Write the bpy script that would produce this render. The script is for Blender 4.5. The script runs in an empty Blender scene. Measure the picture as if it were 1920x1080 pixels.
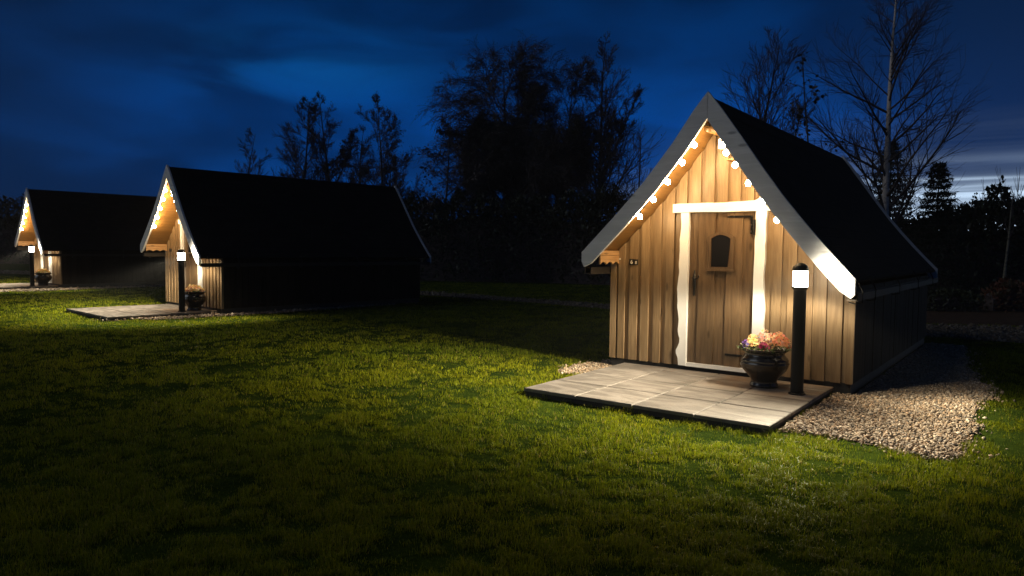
import bpy, math, random
import numpy as np
from mathutils import Vector, Matrix

R = math.radians
scene = bpy.context.scene
col = scene.collection

# ------------------------------------------------------------------ camera
CAM_H = 1.55
F_PX, PITCH, ROLL = 1337.23, -0.0540, 0.0109
cam_d = bpy.data.cameras.new('camera')
cam_d.sensor_width = 36.0
cam_d.lens = F_PX * 36.0 / 1920.0
cam_d.clip_start = 0.05
cam_d.clip_end = 2000
cam = bpy.data.objects.new('camera', cam_d)
col.objects.link(cam)
_F = Vector((0, math.cos(PITCH), math.sin(PITCH)))
_U0 = Vector((0, -math.sin(PITCH), math.cos(PITCH)))
_R0 = Vector((1, 0, 0))
_c, _s = math.cos(ROLL), math.sin(ROLL)
_Rr = _R0 * _c + _U0 * _s
_Up = _U0 * _c - _R0 * _s
cam.matrix_world = Matrix(((_Rr.x, _Up.x, -_F.x, 0), (_Rr.y, _Up.y, -_F.y, 0), (_Rr.z, _Up.z, -_F.z, CAM_H), (0, 0, 0, 1)))
scene.camera = cam

# ------------------------------------------------------------------ view and renderer
scene.view_settings.view_transform = 'Standard'
scene.view_settings.look = 'None'
scene.view_settings.exposure = 0.0
scene.view_settings.gamma = 1.0
scene.render.engine = 'CYCLES'
scene.cycles.use_denoising = True
scene.cycles.max_bounces = 6
scene.cycles.diffuse_bounces = 3
scene.cycles.transparent_max_bounces = 8
scene.cycles.sample_clamp_indirect = 4.0
scene.cycles.caustics_reflective = False
scene.cycles.caustics_refractive = False
scene.cycles.use_light_tree = True

# ------------------------------------------------------------------ light levels (tuned together)
FILL_SUN = 0.36          # added soft fill that lifts the darks, from the photographer's left
SKY_STRENGTH = 0.05
BULB_STRENGTH = 290.0
LAMP_POWER = 430.0       # watts of each bollard lamp
LAMP_GLASS = 24.0        # the frosted ring's own glow
SUN_AZ, SUN_EL = R(262), R(34)


# ------------------------------------------------------------------ node helpers
class NT:
    def __init__(self, tree):
        self.t = tree
        self.n = tree.nodes
        self.l = tree.links

    def node(self, kind, ins=None, **props):
        nd = self.n.new(kind)
        for k, v in props.items():
            setattr(nd, k, v)
        for k, v in (ins or {}).items():
            s = nd.inputs[k]
            if isinstance(v, bpy.types.NodeSocket):
                self.l.new(v, s)
            else:
                s.default_value = v
        return nd

    def math(self, op, a, b=0.0, c=None, clamp=False):
        nd = self.node('ShaderNodeMath', {0: a, 1: b}, operation=op, use_clamp=clamp)
        if c is not None:
            if isinstance(c, bpy.types.NodeSocket):
                self.l.new(c, nd.inputs[2])
            else:
                nd.inputs[2].default_value = c
        return nd.outputs[0]

    def mix(self, fac, a, b, mode='MIX'):
        nd = self.n.new('ShaderNodeMix')
        nd.data_type = 'RGBA'
        nd.blend_type = mode
        for s, v in ((nd.inputs[0], fac), (nd.inputs[6], a), (nd.inputs[7], b)):
            if isinstance(v, bpy.types.NodeSocket):
                self.l.new(v, s)
            elif s.type == 'RGBA':
                s.default_value = (*v[:3], 1)
            else:
                s.default_value = v
        return nd.outputs[2]

    def ramp(self, fac, stops, interp='LINEAR'):
        nd = self.n.new('ShaderNodeValToRGB')
        nd.color_ramp.interpolation = interp
        el = nd.color_ramp.elements
        while len(el) < len(stops):
            el.new(0.5)
        for e, (p, c) in zip(el, stops):
            e.position = p
            e.color = (*c, 1) if len(c) == 3 else c
        self.l.new(fac, nd.inputs[0])
        return nd.outputs[0]

    def step(self, v, a, b, lo=0.0, hi=1.0):
        nd = self.node('ShaderNodeMapRange', {0: v, 1: a, 2: b, 3: lo, 4: hi}, interpolation_type='SMOOTHSTEP')
        return nd.outputs[0]

    def noise(self, vec, scale, detail=4.0, rough=0.55, dist=0.0):
        return self.node('ShaderNodeTexNoise', {'Vector': vec, 'Scale': scale, 'Detail': detail, 'Roughness': rough, 'Distortion': dist}).outputs[0]

    def mapping(self, vec, scale=(1, 1, 1), loc=(0, 0, 0), rot=(0, 0, 0)):
        return self.node('ShaderNodeMapping', {'Vector': vec, 'Scale': scale, 'Location': loc, 'Rotation': rot}).outputs[0]


def material(name):
    m = bpy.data.materials.new(name)
    m.use_nodes = True
    m.node_tree.nodes.clear()
    t = NT(m.node_tree)
    out = t.node('ShaderNodeOutputMaterial')
    bs = t.node('ShaderNodeBsdfPrincipled')
    t.l.new(bs.outputs[0], out.inputs[0])
    return m, t, bs, out


# ------------------------------------------------------------------ sky
world = bpy.data.worlds.new('World')
scene.world = world
world.use_nodes = True
world.node_tree.nodes.clear()
w = NT(world.node_tree)
w_out = w.node('ShaderNodeOutputWorld')
tc = w.node('ShaderNodeTexCoord')
dirv = tc.outputs['Generated']
sep = w.node('ShaderNodeSeparateXYZ', {0: dirv})
dx, dy, dz = sep.outputs
el = dz
az = w.math('ARCTAN2', dx, dy)
sky = w.node('ShaderNodeTexSky', sky_type='NISHITA', sun_disc=False, sun_elevation=R(-4), sun_rotation=R(62), air_density=1.0, dust_density=0.6, ozone_density=4.0)
nishita = w.mix(1.0, sky.outputs[0], (SKY_STRENGTH,) * 3, 'MULTIPLY')
base = w.ramp(el, [(0.0, (0.002, 0.032, 0.150)), (0.09, (0.001, 0.042, 0.200)), (0.17, (0.0, 0.046, 0.230)), (0.25, (0.0, 0.030, 0.145)),
                   (0.35, (0.0, 0.014, 0.062)), (0.60, (0.001, 0.007, 0.026)), (1.0, (0.002, 0.006, 0.018))])
# slow clouds seen edge-on: sheets stretched along the horizon
proj = w.node('ShaderNodeCombineXYZ', {0: az, 1: w.math('MULTIPLY', el, 3.2), 2: 0.0}).outputs[0]
cl1 = w.noise(w.mapping(proj, (1.5, 1.5, 1), (0.35, 0.62, 0.0)), 2.0, 3.0, 0.45, 0.7)
cl2 = w.noise(w.mapping(proj, (2.2, 2.6, 1), (4.1, 1.7, 0), (0, 0, R(-4))), 1.9, 4.0, 0.5, 0.9)
cloud = w.math('ADD', w.math('MULTIPLY', cl1, 0.62), w.math('MULTIPLY', cl2, 0.38))
# the cloud cover thickens to the far left and far right
cover = w.math('ADD', w.step(az, -0.22, -0.70), w.step(az, 0.30, 0.66))
cov_shift = w.math('MULTIPLY', cover, 0.085)
thr = w.math('SUBTRACT', cloud, cov_shift)
lit = w.step(thr, 0.36, 0.62, 0.52, 1.10)
lit_col = w.node('ShaderNodeCombineXYZ', {0: lit, 1: lit, 2: lit}).outputs[0]
skyc = w.mix(1.0, base, lit_col, 'MULTIPLY')
dark = w.mix(w.math('MULTIPLY', cover, 0.72), skyc, (0.003, 0.014, 0.046))
# a torn brighter patch left of the middle
d_az = w.math('DIVIDE', w.math('ADD', az, 0.27), 0.13)
d_el = w.math('DIVIDE', w.math('SUBTRACT', el, 0.235), 0.040)
d2 = w.math('ADD', w.math('MULTIPLY', d_az, d_az), w.math('MULTIPLY', d_el, d_el))
patch = w.math('MULTIPLY', w.math('POWER', 2.718, w.math('MULTIPLY', d2, -1.0)), w.step(cl2, 0.36, 0.62))
skyc = w.mix(1.0, dark, w.mix(patch, (0, 0, 0), (0.001, 0.032, 0.095)), 'ADD')
# afterglow above the horizon on the right
g_az = w.step(az, 0.06, 0.62)
g_az2 = w.math('SUBTRACT', 1.0, w.step(az, 0.95, 1.9))
g_el = w.ramp(el, [(0.0, (1, 1, 1)), (0.080, (0.97, 0.97, 0.97)), (0.098, (0.24, 0.24, 0.24)), (0.122, (0.03, 0.03, 0.03)), (0.18, (0, 0, 0))], 'EASE')
streak = w.noise(w.mapping(proj, (1.6, 16.0, 1), (0.0, 0.4, 0), (0, 0, R(-3))), 1.4, 4.0, 0.5, 0.35)
st = w.step(streak, 0.30, 0.60, 0.25, 1.1)
glow = w.math('MULTIPLY', w.math('MULTIPLY', g_az, g_az2), w.math('MULTIPLY', g_el, st))
skyc = w.mix(1.0, skyc, w.mix(glow, (0, 0, 0), (0.66, 0.84, 1.02)), 'ADD')
violet = w.math('MULTIPLY', w.math('MULTIPLY', g_az, g_az2), w.step(el, 0.32, 0.10))
skyc = w.mix(1.0, skyc, w.mix(violet, (0, 0, 0), (0.002, 0.004, 0.015)), 'ADD')
total = w.mix(1.0, skyc, nishita, 'ADD')
bg = w.node('ShaderNodeBackground', {'Color': total, 'Strength': 1.0})
w.l.new(bg.outputs[0], w_out.inputs[0])

sun_d = bpy.data.lights.new('fill_light', 'SUN')  # added fill sun, set opposite the afterglow
sun_d.energy = FILL_SUN
sun_d.angle = R(40)
sun_d.color = (0.88, 0.95, 1.0)
sun = bpy.data.objects.new('fill_light', sun_d)
col.objects.link(sun)
_sd = Vector((math.sin(SUN_AZ) * math.cos(SUN_EL), math.cos(SUN_AZ) * math.cos(SUN_EL), math.sin(SUN_EL)))
sun.rotation_euler = _sd.to_track_quat('Z', 'Y').to_euler()


# ------------------------------------------------------------------ mesh helpers
class MB:
    """collects vertices and faces (each with a random value and a material slot) and links them as one mesh object"""

    def __init__(self):
        self.v, self.f, self.r, self.m = [], [], [], []

    def add(self, verts, faces, rnd=None, mat=0):
        b = len(self.v)
        rnd = random.random() if rnd is None else rnd
        self.v += [tuple(p) for p in verts]
        self.r += [rnd] * len(verts)
        self.f += [tuple(i + b for i in fc) for fc in faces]
        self.m += [mat] * len(faces)
        return self

    def box(self, x0, x1, y0, y1, z0, z1, rnd=None, mat=0, ch=0.0):
        """box, optionally with chamfered vertical edges"""
        if ch <= 0:
            v = [(x0, y0, z0), (x1, y0, z0), (x1, y1, z0), (x0, y1, z0), (x0, y0, z1), (x1, y0, z1), (x1, y1, z1), (x0, y1, z1)]
            f = [(3, 2, 1, 0), (4, 5, 6, 7), (0, 1, 5, 4), (1, 2, 6, 5), (2, 3, 7, 6), (3, 0, 4, 7)]
            return self.add(v, f, rnd, mat)
        ring = [(x0 + ch, y0), (x1 - ch, y0), (x1, y0 + ch), (x1, y1 - ch), (x1 - ch, y1), (x0 + ch, y1), (x0, y1 - ch), (x0, y0 + ch)]
        return self.prism([(a, b) for a, b in ring], z0, z1, 'z', rnd, mat)

    def prism(self, poly, a0, a1, axis='y', rnd=None, mat=0):
        """polygon extruded along an axis: 'y' takes (x, z), 'z' takes (x, y), 'x' takes (y, z)"""
        n = len(poly)
        ar = sum(poly[i][0] * poly[(i + 1) % n][1] - poly[(i + 1) % n][0] * poly[i][1] for i in range(n))
        if ar < 0:
            poly = poly[::-1]
        if axis == 'y':
            p0 = [(p[0], a0, p[1]) for p in poly]
            p1 = [(p[0], a1, p[1]) for p in poly]
        elif axis == 'z':
            p0 = [(p[0], p[1], a1) for p in poly]
            p1 = [(p[0], p[1], a0) for p in poly]
        else:
            p0 = [(a1, p[0], p[1]) for p in poly]
            p1 = [(a0, p[0], p[1]) for p in poly]
        f = [tuple(range(n)), tuple(range(2 * n - 1, n - 1, -1))]
        f += [(i, n + i, n + (i + 1) % n, (i + 1) % n) for i in range(n)]
        return self.add(p0 + p1, f, rnd, mat)

    def lathe(self, prof, cx=0, cy=0, cz=0, n=24, rnd=None, mat=0, cap=True):
        v, f = [], []
        for (r, z) in prof:
            for k in range(n):
                a = 2 * math.pi * k / n
                v.append((cx + r * math.cos(a), cy + r * math.sin(a), cz + z))
        for i in range(len(prof) - 1):
            for k in range(n):
                a, b = i * n + k, i * n + (k + 1) % n
                f.append((a, b, b + n, a + n))
        if cap:
            f.append(tuple(range(n - 1, -1, -1)))
            f.append(tuple(range((len(prof) - 1) * n, len(prof) * n)))
        return self.add(v, f, rnd, mat)

    def tube(self, pts, rad, n=6, rnd=None, mat=0, cap=True):
        pts = [Vector(p) for p in pts]
        rad = rad if isinstance(rad, (list, tuple)) else [rad] * len(pts)
        v, f = [], []
        ref = Vector((0.31, 0.17, 0.93))
        for i, p in enumerate(pts):
            t = (pts[min(i + 1, len(pts) - 1)] - pts[max(i - 1, 0)]).normalized()
            a = t.cross(ref)
            if a.length < 1e-3:
                a = t.cross(Vector((1, 0, 0)))
            a.normalize()
            b = t.cross(a)
            for k in range(n):
                an = 2 * math.pi * k / n
                v.append(p + (a * math.cos(an) + b * math.sin(an)) * rad[i])
        for i in range(len(pts) - 1):
            for k in range(n):
                q, s = i * n + k, i * n + (k + 1) % n
                f.append((q, q + n, s + n, s))
        if cap:
            f.append(tuple(range(n)))
            f.append(tuple(range(len(pts) * n - 1, (len(pts) - 1) * n - 1, -1)))
        return self.add(v, f, rnd, mat)

    def build(self, name, mats, parent=None, smooth=False):
        me = bpy.data.meshes.new(name)
        me.from_pydata(self.v, [], self.f)
        mats = mats if isinstance(mats, (list, tuple)) else [mats]
        for m in mats:
            me.materials.append(m)
        if len(mats) > 1:
            me.polygons.foreach_set('material_index', self.m)
        if smooth:
            me.polygons.foreach_set('use_smooth', [True] * len(self.f))
        at = me.attributes.new('rnd', 'FLOAT', 'POINT')
        at.data.foreach_set('value', self.r)
        me.update()
        o = bpy.data.objects.new(name, me)
        col.objects.link(o)
        if parent:
            o.parent = parent
        return o


def np_mesh(name, verts, faces_flat, loop_tot, mat, attr=None, parent=None, smooth=False):
    """a big mesh straight from numpy arrays"""
    me = bpy.data.meshes.new(name)
    me.vertices.add(len(verts))
    me.vertices.foreach_set('co', np.ascontiguousarray(verts, dtype=np.float32).ravel())
    me.loops.add(len(faces_flat))
    me.loops.foreach_set('vertex_index', np.ascontiguousarray(faces_flat, dtype=np.int32))
    me.polygons.add(len(loop_tot))
    start = np.concatenate(([0], np.cumsum(loop_tot)[:-1])).astype(np.int32)
    me.polygons.foreach_set('loop_start', start)
    me.materials.append(mat)
    for k, a in (attr or {}).items():
        if a.ndim == 1:
            at = me.attributes.new(k, 'FLOAT', 'POINT')
            at.data.foreach_set('value', np.ascontiguousarray(a, dtype=np.float32))
        else:
            at = me.attributes.new(k, 'FLOAT_COLOR', 'POINT')
            c = np.ones((len(a), 4), dtype=np.float32)
            c[:, :3] = a
            at.data.foreach_set('color', c.ravel())
    me.update(calc_edges=True)
    me.validate()
    if smooth:
        me.polygons.foreach_set('use_smooth', [True] * len(me.polygons))
    o = bpy.data.objects.new(name, me)
    col.objects.link(o)
    if parent:
        o.parent = parent
    return o


def tag(o, label=None, cat=None, group=None, kind=None):
    if label:
        o['label'] = label
    if cat:
        o['category'] = cat
    if group:
        o['group'] = group
    if kind:
        o['kind'] = kind
    return o


def thing(name, label, cat, loc=(0, 0, 0), rz=0.0, group=None):
    o = bpy.data.objects.new(name, None)
    o.empty_display_size = 0.2
    col.objects.link(o)
    o.location = loc
    o.rotation_euler = (0, 0, rz)
    return tag(o, label, cat, group)


def children_of(o):
    return [c for c in scene.objects if c.parent == o]


def copy_tree(o, parent=None):
    kids = children_of(o)
    c = o.copy()
    col.objects.link(c)
    c.parent = parent
    for k in kids:
        copy_tree(k, c)
    return c


# value noise for numpy scatter
_rg = np.random.default_rng(7)
_lat = _rg.random((64, 64))


def vnoise(x, y):
    xi, yi = np.floor(x).astype(int), np.floor(y).astype(int)
    fx, fy = x - xi, y - yi
    fx, fy = fx * fx * (3 - 2 * fx), fy * fy * (3 - 2 * fy)
    g = lambda a, b: _lat[a % 64, b % 64]
    return (g(xi, yi) * (1 - fx) + g(xi + 1, yi) * fx) * (1 - fy) + (g(xi, yi + 1) * (1 - fx) + g(xi + 1, yi + 1) * fx) * fy


def fbm(x, y, o=3):
    s, a, t = 0, 0.5, 0
    for k in range(o):
        s = s + a * vnoise(x * 2 ** k + 13.7 * k, y * 2 ** k + 5.1 * k)
        t += a
        a *= 0.5
    return s / t


# ------------------------------------------------------------------ materials
def wood_mat(name, light, darkc, rough=0.5, axis='z', vary=0.35, grain=1.0, coat=0.0):
    m, t, bs, out = material(name)
    tcn = t.node('ShaderNodeTexCoord').outputs['Object']
    rnd = t.node('ShaderNodeAttribute', attribute_name='rnd').outputs['Fac']
    off = t.node('ShaderNodeCombineXYZ', {0: t.math('MULTIPLY', rnd, 37.0), 1: t.math('MULTIPLY', rnd, 11.0), 2: t.math('MULTIPLY', rnd, 53.0)}).outputs[0]
    vec = t.node('ShaderNodeVectorMath', {0: tcn, 1: off}, operation='ADD').outputs[0]
    sc = {'z': (9, 9, 0.9), 'x': (0.9, 9, 9), 'y': (9, 0.9, 9)}[axis]
    sc2 = {'z': (60, 60, 2.2), 'x': (2.2, 60, 60), 'y': (60, 2.2, 60)}[axis]
    n1 = t.noise(t.mapping(vec, sc), 1.6, 5.0, 0.6, 1.1)
    n2 = t.noise(t.mapping(vec, sc2), 1.0, 3.0, 0.6, 0.4)
    n3 = t.noise(vec, 1.7, 3.0, 0.5)
    g = t.math('ADD', t.math('MULTIPLY', n1, 0.65), t.math('MULTIPLY', n2, 0.35 * grain))
    fac = t.step(g, 0.34, 0.66)
    c = t.mix(fac, darkc, light)
    # knots
    ks = {'z': (5.5, 5.5, 1.8), 'x': (1.8, 5.5, 5.5), 'y': (5.5, 1.8, 5.5)}[axis]
    vor = t.node('ShaderNodeTexVoronoi', {'Vector': t.mapping(vec, ks), 'Scale': 1.0}).outputs['Distance']
    knot = t.step(vor, 0.13, 0.05)
    c = t.mix(t.math('MULTIPLY', knot, 0.8), c, tuple(k * 0.45 for k in darkc))
    # board to board and weather variation
    v = t.math('ADD', t.math('MULTIPLY', rnd, vary), t.math('MULTIPLY', n3, 0.5))
    v = t.math('ADD', v, 0.75 - vary * 0.5)
    vc = t.node('ShaderNodeCombineXYZ', {0: v, 1: v, 2: v}).outputs[0]
    c = t.mix(1.0, c, vc, 'MULTIPLY')
    t.l.new(c, bs.inputs['Base Color'])
    rr = t.math('ADD', t.math('MULTIPLY', n1, 0.25), rough - 0.12)
    t.l.new(rr, bs.inputs['Roughness'])
    bump = t.node('ShaderNodeBump', {'Height': t.math('ADD', g, t.math('MULTIPLY', n1, 0.5)), 'Strength': 0.35, 'Distance': 0.004})
    t.l.new(bump.outputs[0], bs.inputs['Normal'])
    bs.inputs['Coat Weight'].default_value = coat
    return m


def plain_mat(name, colr, rough=0.6, metal=0.0, nscale=8.0, amt=0.25, bump=0.15, coat=0.0):
    m, t, bs, out = material(name)
    tcn = t.node('ShaderNodeTexCoord').outputs['Object']
    n = t.noise(tcn, nscale, 5.0, 0.6)
    n2 = t.noise(tcn, nscale * 9, 3.0, 0.6)
    v = t.math('ADD', t.math('MULTIPLY', n, amt * 2), 1.0 - amt)
    vc = t.node('ShaderNodeCombineXYZ', {0: v, 1: v, 2: v}).outputs[0]
    t.l.new(t.mix(1.0, colr, vc, 'MULTIPLY'), bs.inputs['Base Color'])
    bs.inputs['Metallic'].default_value = metal
    t.l.new(t.math('ADD', t.math('MULTIPLY', n, 0.2), rough - 0.1), bs.inputs['Roughness'])
    if bump:
        b = t.node('ShaderNodeBump', {'Height': t.math('ADD', n, t.math('MULTIPLY', n2, 0.4)), 'Strength': bump, 'Distance': 0.005})
        t.l.new(b.outputs[0], bs.inputs['Normal'])
    bs.inputs['Coat Weight'].default_value = coat
    return m


def emit_mat(name, colr, strength):
    m, t, bs, out = material(name)
    bs.inputs['Base Color'].default_value = (0.8, 0.8, 0.8, 1)
    bs.inputs['Emission Color'].default_value = (*colr, 1)
    bs.inputs['Emission Strength'].default_value = strength
    return m


M = {}
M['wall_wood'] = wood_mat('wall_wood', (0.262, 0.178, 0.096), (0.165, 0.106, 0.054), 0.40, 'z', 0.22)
M['door_wood'] = wood_mat('door_wood', (0.165, 0.105, 0.054), (0.092, 0.056, 0.029), 0.34, 'z', 0.2)
M['soffit_wood'] = wood_mat('soffit_wood', (0.215, 0.112, 0.030), (0.145, 0.070, 0.018), 0.5, 'y', 0.12)
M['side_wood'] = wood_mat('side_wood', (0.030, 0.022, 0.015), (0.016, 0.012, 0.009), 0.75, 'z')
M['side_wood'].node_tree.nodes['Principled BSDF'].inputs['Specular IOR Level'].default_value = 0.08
M['barge_wood'] = wood_mat('barge_wood', (0.70, 0.70, 0.71), (0.56, 0.56, 0.57), 0.6, 'x', 0.1, 0.6)
M['eave_wood'] = wood_mat('eave_wood', (0.46, 0.27, 0.12), (0.30, 0.17, 0.07), 0.5, 'y', 0.2)
M['window_wood'] = wood_mat('window_wood', (0.13, 0.082, 0.042), (0.085, 0.052, 0.027), 0.4, 'z', 0.1)
M['white_paint'] = plain_mat('white_paint', (0.86, 0.85, 0.82), 0.5, 0, 7.0, 0.05, 0.25)
M['plinth'] = plain_mat('plinth_paint', (0.016, 0.015, 0.014), 0.7)
M['iron'] = plain_mat('black_iron', (0.016, 0.015, 0.014), 0.34, 0.6, 30.0, 0.3, 0.3)
M['lamp_black'] = plain_mat('lamp_black', (0.012, 0.012, 0.012), 0.5, 0.0, 20.0, 0.2, 0.05)
M['lamp_black'].node_tree.nodes['Principled BSDF'].inputs['Specular IOR Level'].default_value = 0.15
M['gutter'] = plain_mat('gutter_timber', (0.048, 0.040, 0.033), 0.6, 0.0, 6.0, 0.25, 0.2)
M['gutter'].node_tree.nodes['Principled BSDF'].inputs['Specular IOR Level'].default_value = 0.1
M['pane'] = plain_mat('dark_glass', (0.010, 0.010, 0.011), 0.08, 0.0, 3.0, 0.1, 0.0)
M['pane'].node_tree.nodes['Principled BSDF'].inputs['Specular IOR Level'].default_value = 0.2
M['sign'] = plain_mat('sign_slate', (0.012, 0.010, 0.009), 0.4, 0.0, 30, 0.2, 0.1)
M['glaze'] = plain_mat('pot_glaze', (0.016, 0.013, 0.011), 0.22, 0.0, 9.0, 0.35, 0.12, 0.3)
M['compost'] = plain_mat('compost', (0.025, 0.018, 0.012), 0.9, 0.0, 40, 0.4, 0.5)
M['bulb'] = emit_mat('bulb_glow', (1.0, 0.70, 0.36), BULB_STRENGTH)


def lamp_glass():
    """frosted ring of the bollard: lets its lamp through and glows"""
    m, t, bs, out = material('lamp_glass')
    tr = t.node('ShaderNodeBsdfTransparent', {'Color': (0.92, 0.92, 0.90, 1)})
    em = t.node('ShaderNodeEmission', {'Color': (1.0, 0.88, 0.66, 1), 'Strength': LAMP_GLASS})
    ad = t.node('ShaderNodeAddShader', {0: tr.outputs[0], 1: em.outputs[0]})
    t.l.new(ad.outputs[0], out.inputs[0])
    return m


M['lamp_glass'] = lamp_glass()


def bollard_light():
    """the lamp itself: strength shaped by direction, strong low over the lawn and cut towards the wall"""
    L = bpy.data.lights.new('bollard_light', 'POINT')
    L.energy = LAMP_POWER
    L.shadow_soft_size = 0.062
    L.color = (1.0, 0.87, 0.64)
    L.use_nodes = True
    t = NT(L.node_tree)
    em = [n for n in t.n if n.type == 'EMISSION'][0]
    g = t.node('ShaderNodeNewGeometry')
    vt = t.node('ShaderNodeVectorTransform', {0: g.outputs['Incoming']}, vector_type='VECTOR', convert_from='WORLD', convert_to='OBJECT')
    sp = t.node('ShaderNodeSeparateXYZ', {0: vt.outputs[0]})
    down = t.math('MAXIMUM', t.math('MULTIPLY', sp.outputs[2], -1.0), 0.0)
    f = t.math('DIVIDE', 1.0, t.math('ADD', t.math('MULTIPLY', t.math('POWER', down, 4.0), 2.0), 0.10))
    left = t.math('MAXIMUM', t.math('MULTIPLY', sp.outputs[0], -1.0), 0.0)
    side = t.math('MULTIPLY', left, left)
    right = t.math('MAXIMUM', sp.outputs[0], 0.0)
    rq = t.math('MULTIPLY', right, 0.20)
    lo = t.math('ADD', t.math('SUBTRACT', 0.25, t.math('MULTIPLY', side, 0.20)), rq)
    hi = t.math('ADD', t.math('SUBTRACT', 0.54, t.math('MULTIPLY', side, 0.27)), rq)
    f = t.math('ADD', t.math('MULTIPLY', f, t.step(down, lo, hi)), 0.25)
    rear = t.step(t.math('SUBTRACT', sp.outputs[1], t.math('MULTIPLY', right, 0.60)), 0.42, -0.12, 0.065, 1.0)  # made-up dimming towards the wall
    t.l.new(t.math('MULTIPLY', f, rear), em.inputs['Strength'])
    return L


BOLLARD_LIGHT = bollard_light()


def shingle_mat():
    m, t, bs, out = material('roof_shingle')
    tcn = t.node('ShaderNodeTexCoord').outputs['Object']
    s = t.node('ShaderNodeSeparateXYZ', {0: tcn})
    uv = t.node('ShaderNodeCombineXYZ', {0: s.outputs[1], 1: t.math('MULTIPLY', s.outputs[2], 1.3), 2: 0.0}).outputs[0]
    br = t.node('ShaderNodeTexBrick', {'Vector': uv, 'Scale': 1.0, 'Mortar Size': 0.006, 'Brick Width': 0.32, 'Row Height': 0.15,
                                      'Color1': (0.013, 0.012, 0.011, 1), 'Color2': (0.020, 0.018, 0.016, 1), 'Mortar': (0.006, 0.006, 0.006, 1)})
    n = t.noise(tcn, 130.0, 2.0)
    v = t.math('ADD', t.math('MULTIPLY', n, 0.8), 0.6)
    vc = t.node('ShaderNodeCombineXYZ', {0: v, 1: v, 2: v}).outputs[0]
    t.l.new(t.mix(1.0, br.outputs[0], vc, 'MULTIPLY'), bs.inputs['Base Color'])
    bs.inputs['Roughness'].default_value = 0.9
    bs.inputs['Specular IOR Level'].default_value = 0.05
    b = t.node('ShaderNodeBump', {'Height': t.math('SUBTRACT', t.math('MULTIPLY', n, 0.3), br.outputs[1]), 'Strength': 0.5, 'Distance': 0.01})
    t.l.new(b.outputs[0], bs.inputs['Normal'])
    return m


M['shingle'] = shingle_mat()


def attr_mat(name, rough=0.6, transl=0.0, spec=0.4, tint=(1, 1, 1)):
    """colour of the small pieces comes with them (leaf by leaf, stone by stone)"""
    m, t, bs, out = material(name)
    a = t.node('ShaderNodeAttribute', attribute_name='tone')
    t.l.new(t.mix(1.0, a.outputs['Color'], tint, 'MULTIPLY'), bs.inputs['Base Color'])
    bs.inputs['Roughness'].default_value = rough
    bs.inputs['Specular IOR Level'].default_value = spec
    if transl > 0:
        tr = t.node('ShaderNodeBsdfTranslucent', {'Color': a.outputs['Color']})
        mx = t.node('ShaderNodeMixShader', {0: transl, 1: bs.outputs[0], 2: tr.outputs[0]})
        t.l.new(mx.outputs[0], out.inputs[0])
    return m


M['grass'] = attr_mat('grass_blade', 0.5, 0.42, 0.08)
M['stone'] = attr_mat('gravel_stone', 0.75, 0.0, 0.3)
M['leaf'] = attr_mat('leaf', 0.55, 0.2, 0.3)
M['petal'] = attr_mat('petal', 0.6, 0.3, 0.3)


def paving_mat():
    m, t, bs, out = material('sandstone_paving')
    tcn = t.node('ShaderNodeTexCoord').outputs['Object']
    rnd = t.node('ShaderNodeAttribute', attribute_name='rnd').outputs['Fac']
    off = t.node('ShaderNodeCombineXYZ', {0: t.math('MULTIPLY', rnd, 31.0), 1: t.math('MULTIPLY', rnd, 17.0), 2: 0.0}).outputs[0]
    vec = t.node('ShaderNodeVectorMath', {0: tcn, 1: off}, operation='ADD').outputs[0]
    n1 = t.noise(t.mapping(vec, (1.0, 3.2, 1)), 1.8, 6.0, 0.6, 0.9)
    n2 = t.noise(vec, 26.0, 4.0, 0.65)
    c = t.mix(t.step(n1, 0.38, 0.62), (0.100, 0.088, 0.077), (0.188, 0.168, 0.150))
    n4 = t.noise(tcn, 1.1, 4.0, 0.6, 0.6)
    c = t.mix(t.math('MULTIPLY', t.step(n4, 0.54, 0.66), 0.45), c, (0.075, 0.068, 0.058))
    tan = t.noise(t.mapping(tcn, (1, 1, 1), (2.3, 0.6, 0)), 1.3, 3.0, 0.5)
    s = t.node('ShaderNodeSeparateXYZ', {0: tcn})
    # rusty staining in the sandstone near the wall by the pot
    reg = t.math('MULTIPLY', t.step(s.outputs[1], -1.15, -0.45), t.step(s.outputs[0], -0.2, 0.6))
    c = t.mix(t.math('MULTIPLY', t.step(tan, 0.40, 0.62), t.math('MULTIPLY', reg, 0.75)), c, (0.20, 0.115, 0.050))
    v = t.math('ADD', t.math('ADD', t.math('MULTIPLY', rnd, 0.34), 0.68), t.math('MULTIPLY', n2, 0.3))
    vc = t.node('ShaderNodeCombineXYZ', {0: v, 1: v, 2: v}).outputs[0]
    t.l.new(t.mix(1.0, c, vc, 'MULTIPLY'), bs.inputs['Base Color'])
    bs.inputs['Roughness'].default_value = 0.72
    b = t.node('ShaderNodeBump', {'Height': t.math('ADD', t.math('MULTIPLY', n1, 1.4), t.math('MULTIPLY', n2, 0.3)), 'Strength': 0.55, 'Distance': 0.012})
    t.l.new(b.outputs[0], bs.inputs['Normal'])
    return m


M['paving'] = paving_mat()
M['joint'] = plain_mat('paving_joint', (0.135, 0.118, 0.10), 0.9, 0, 30, 0.2, 0.3)


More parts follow.
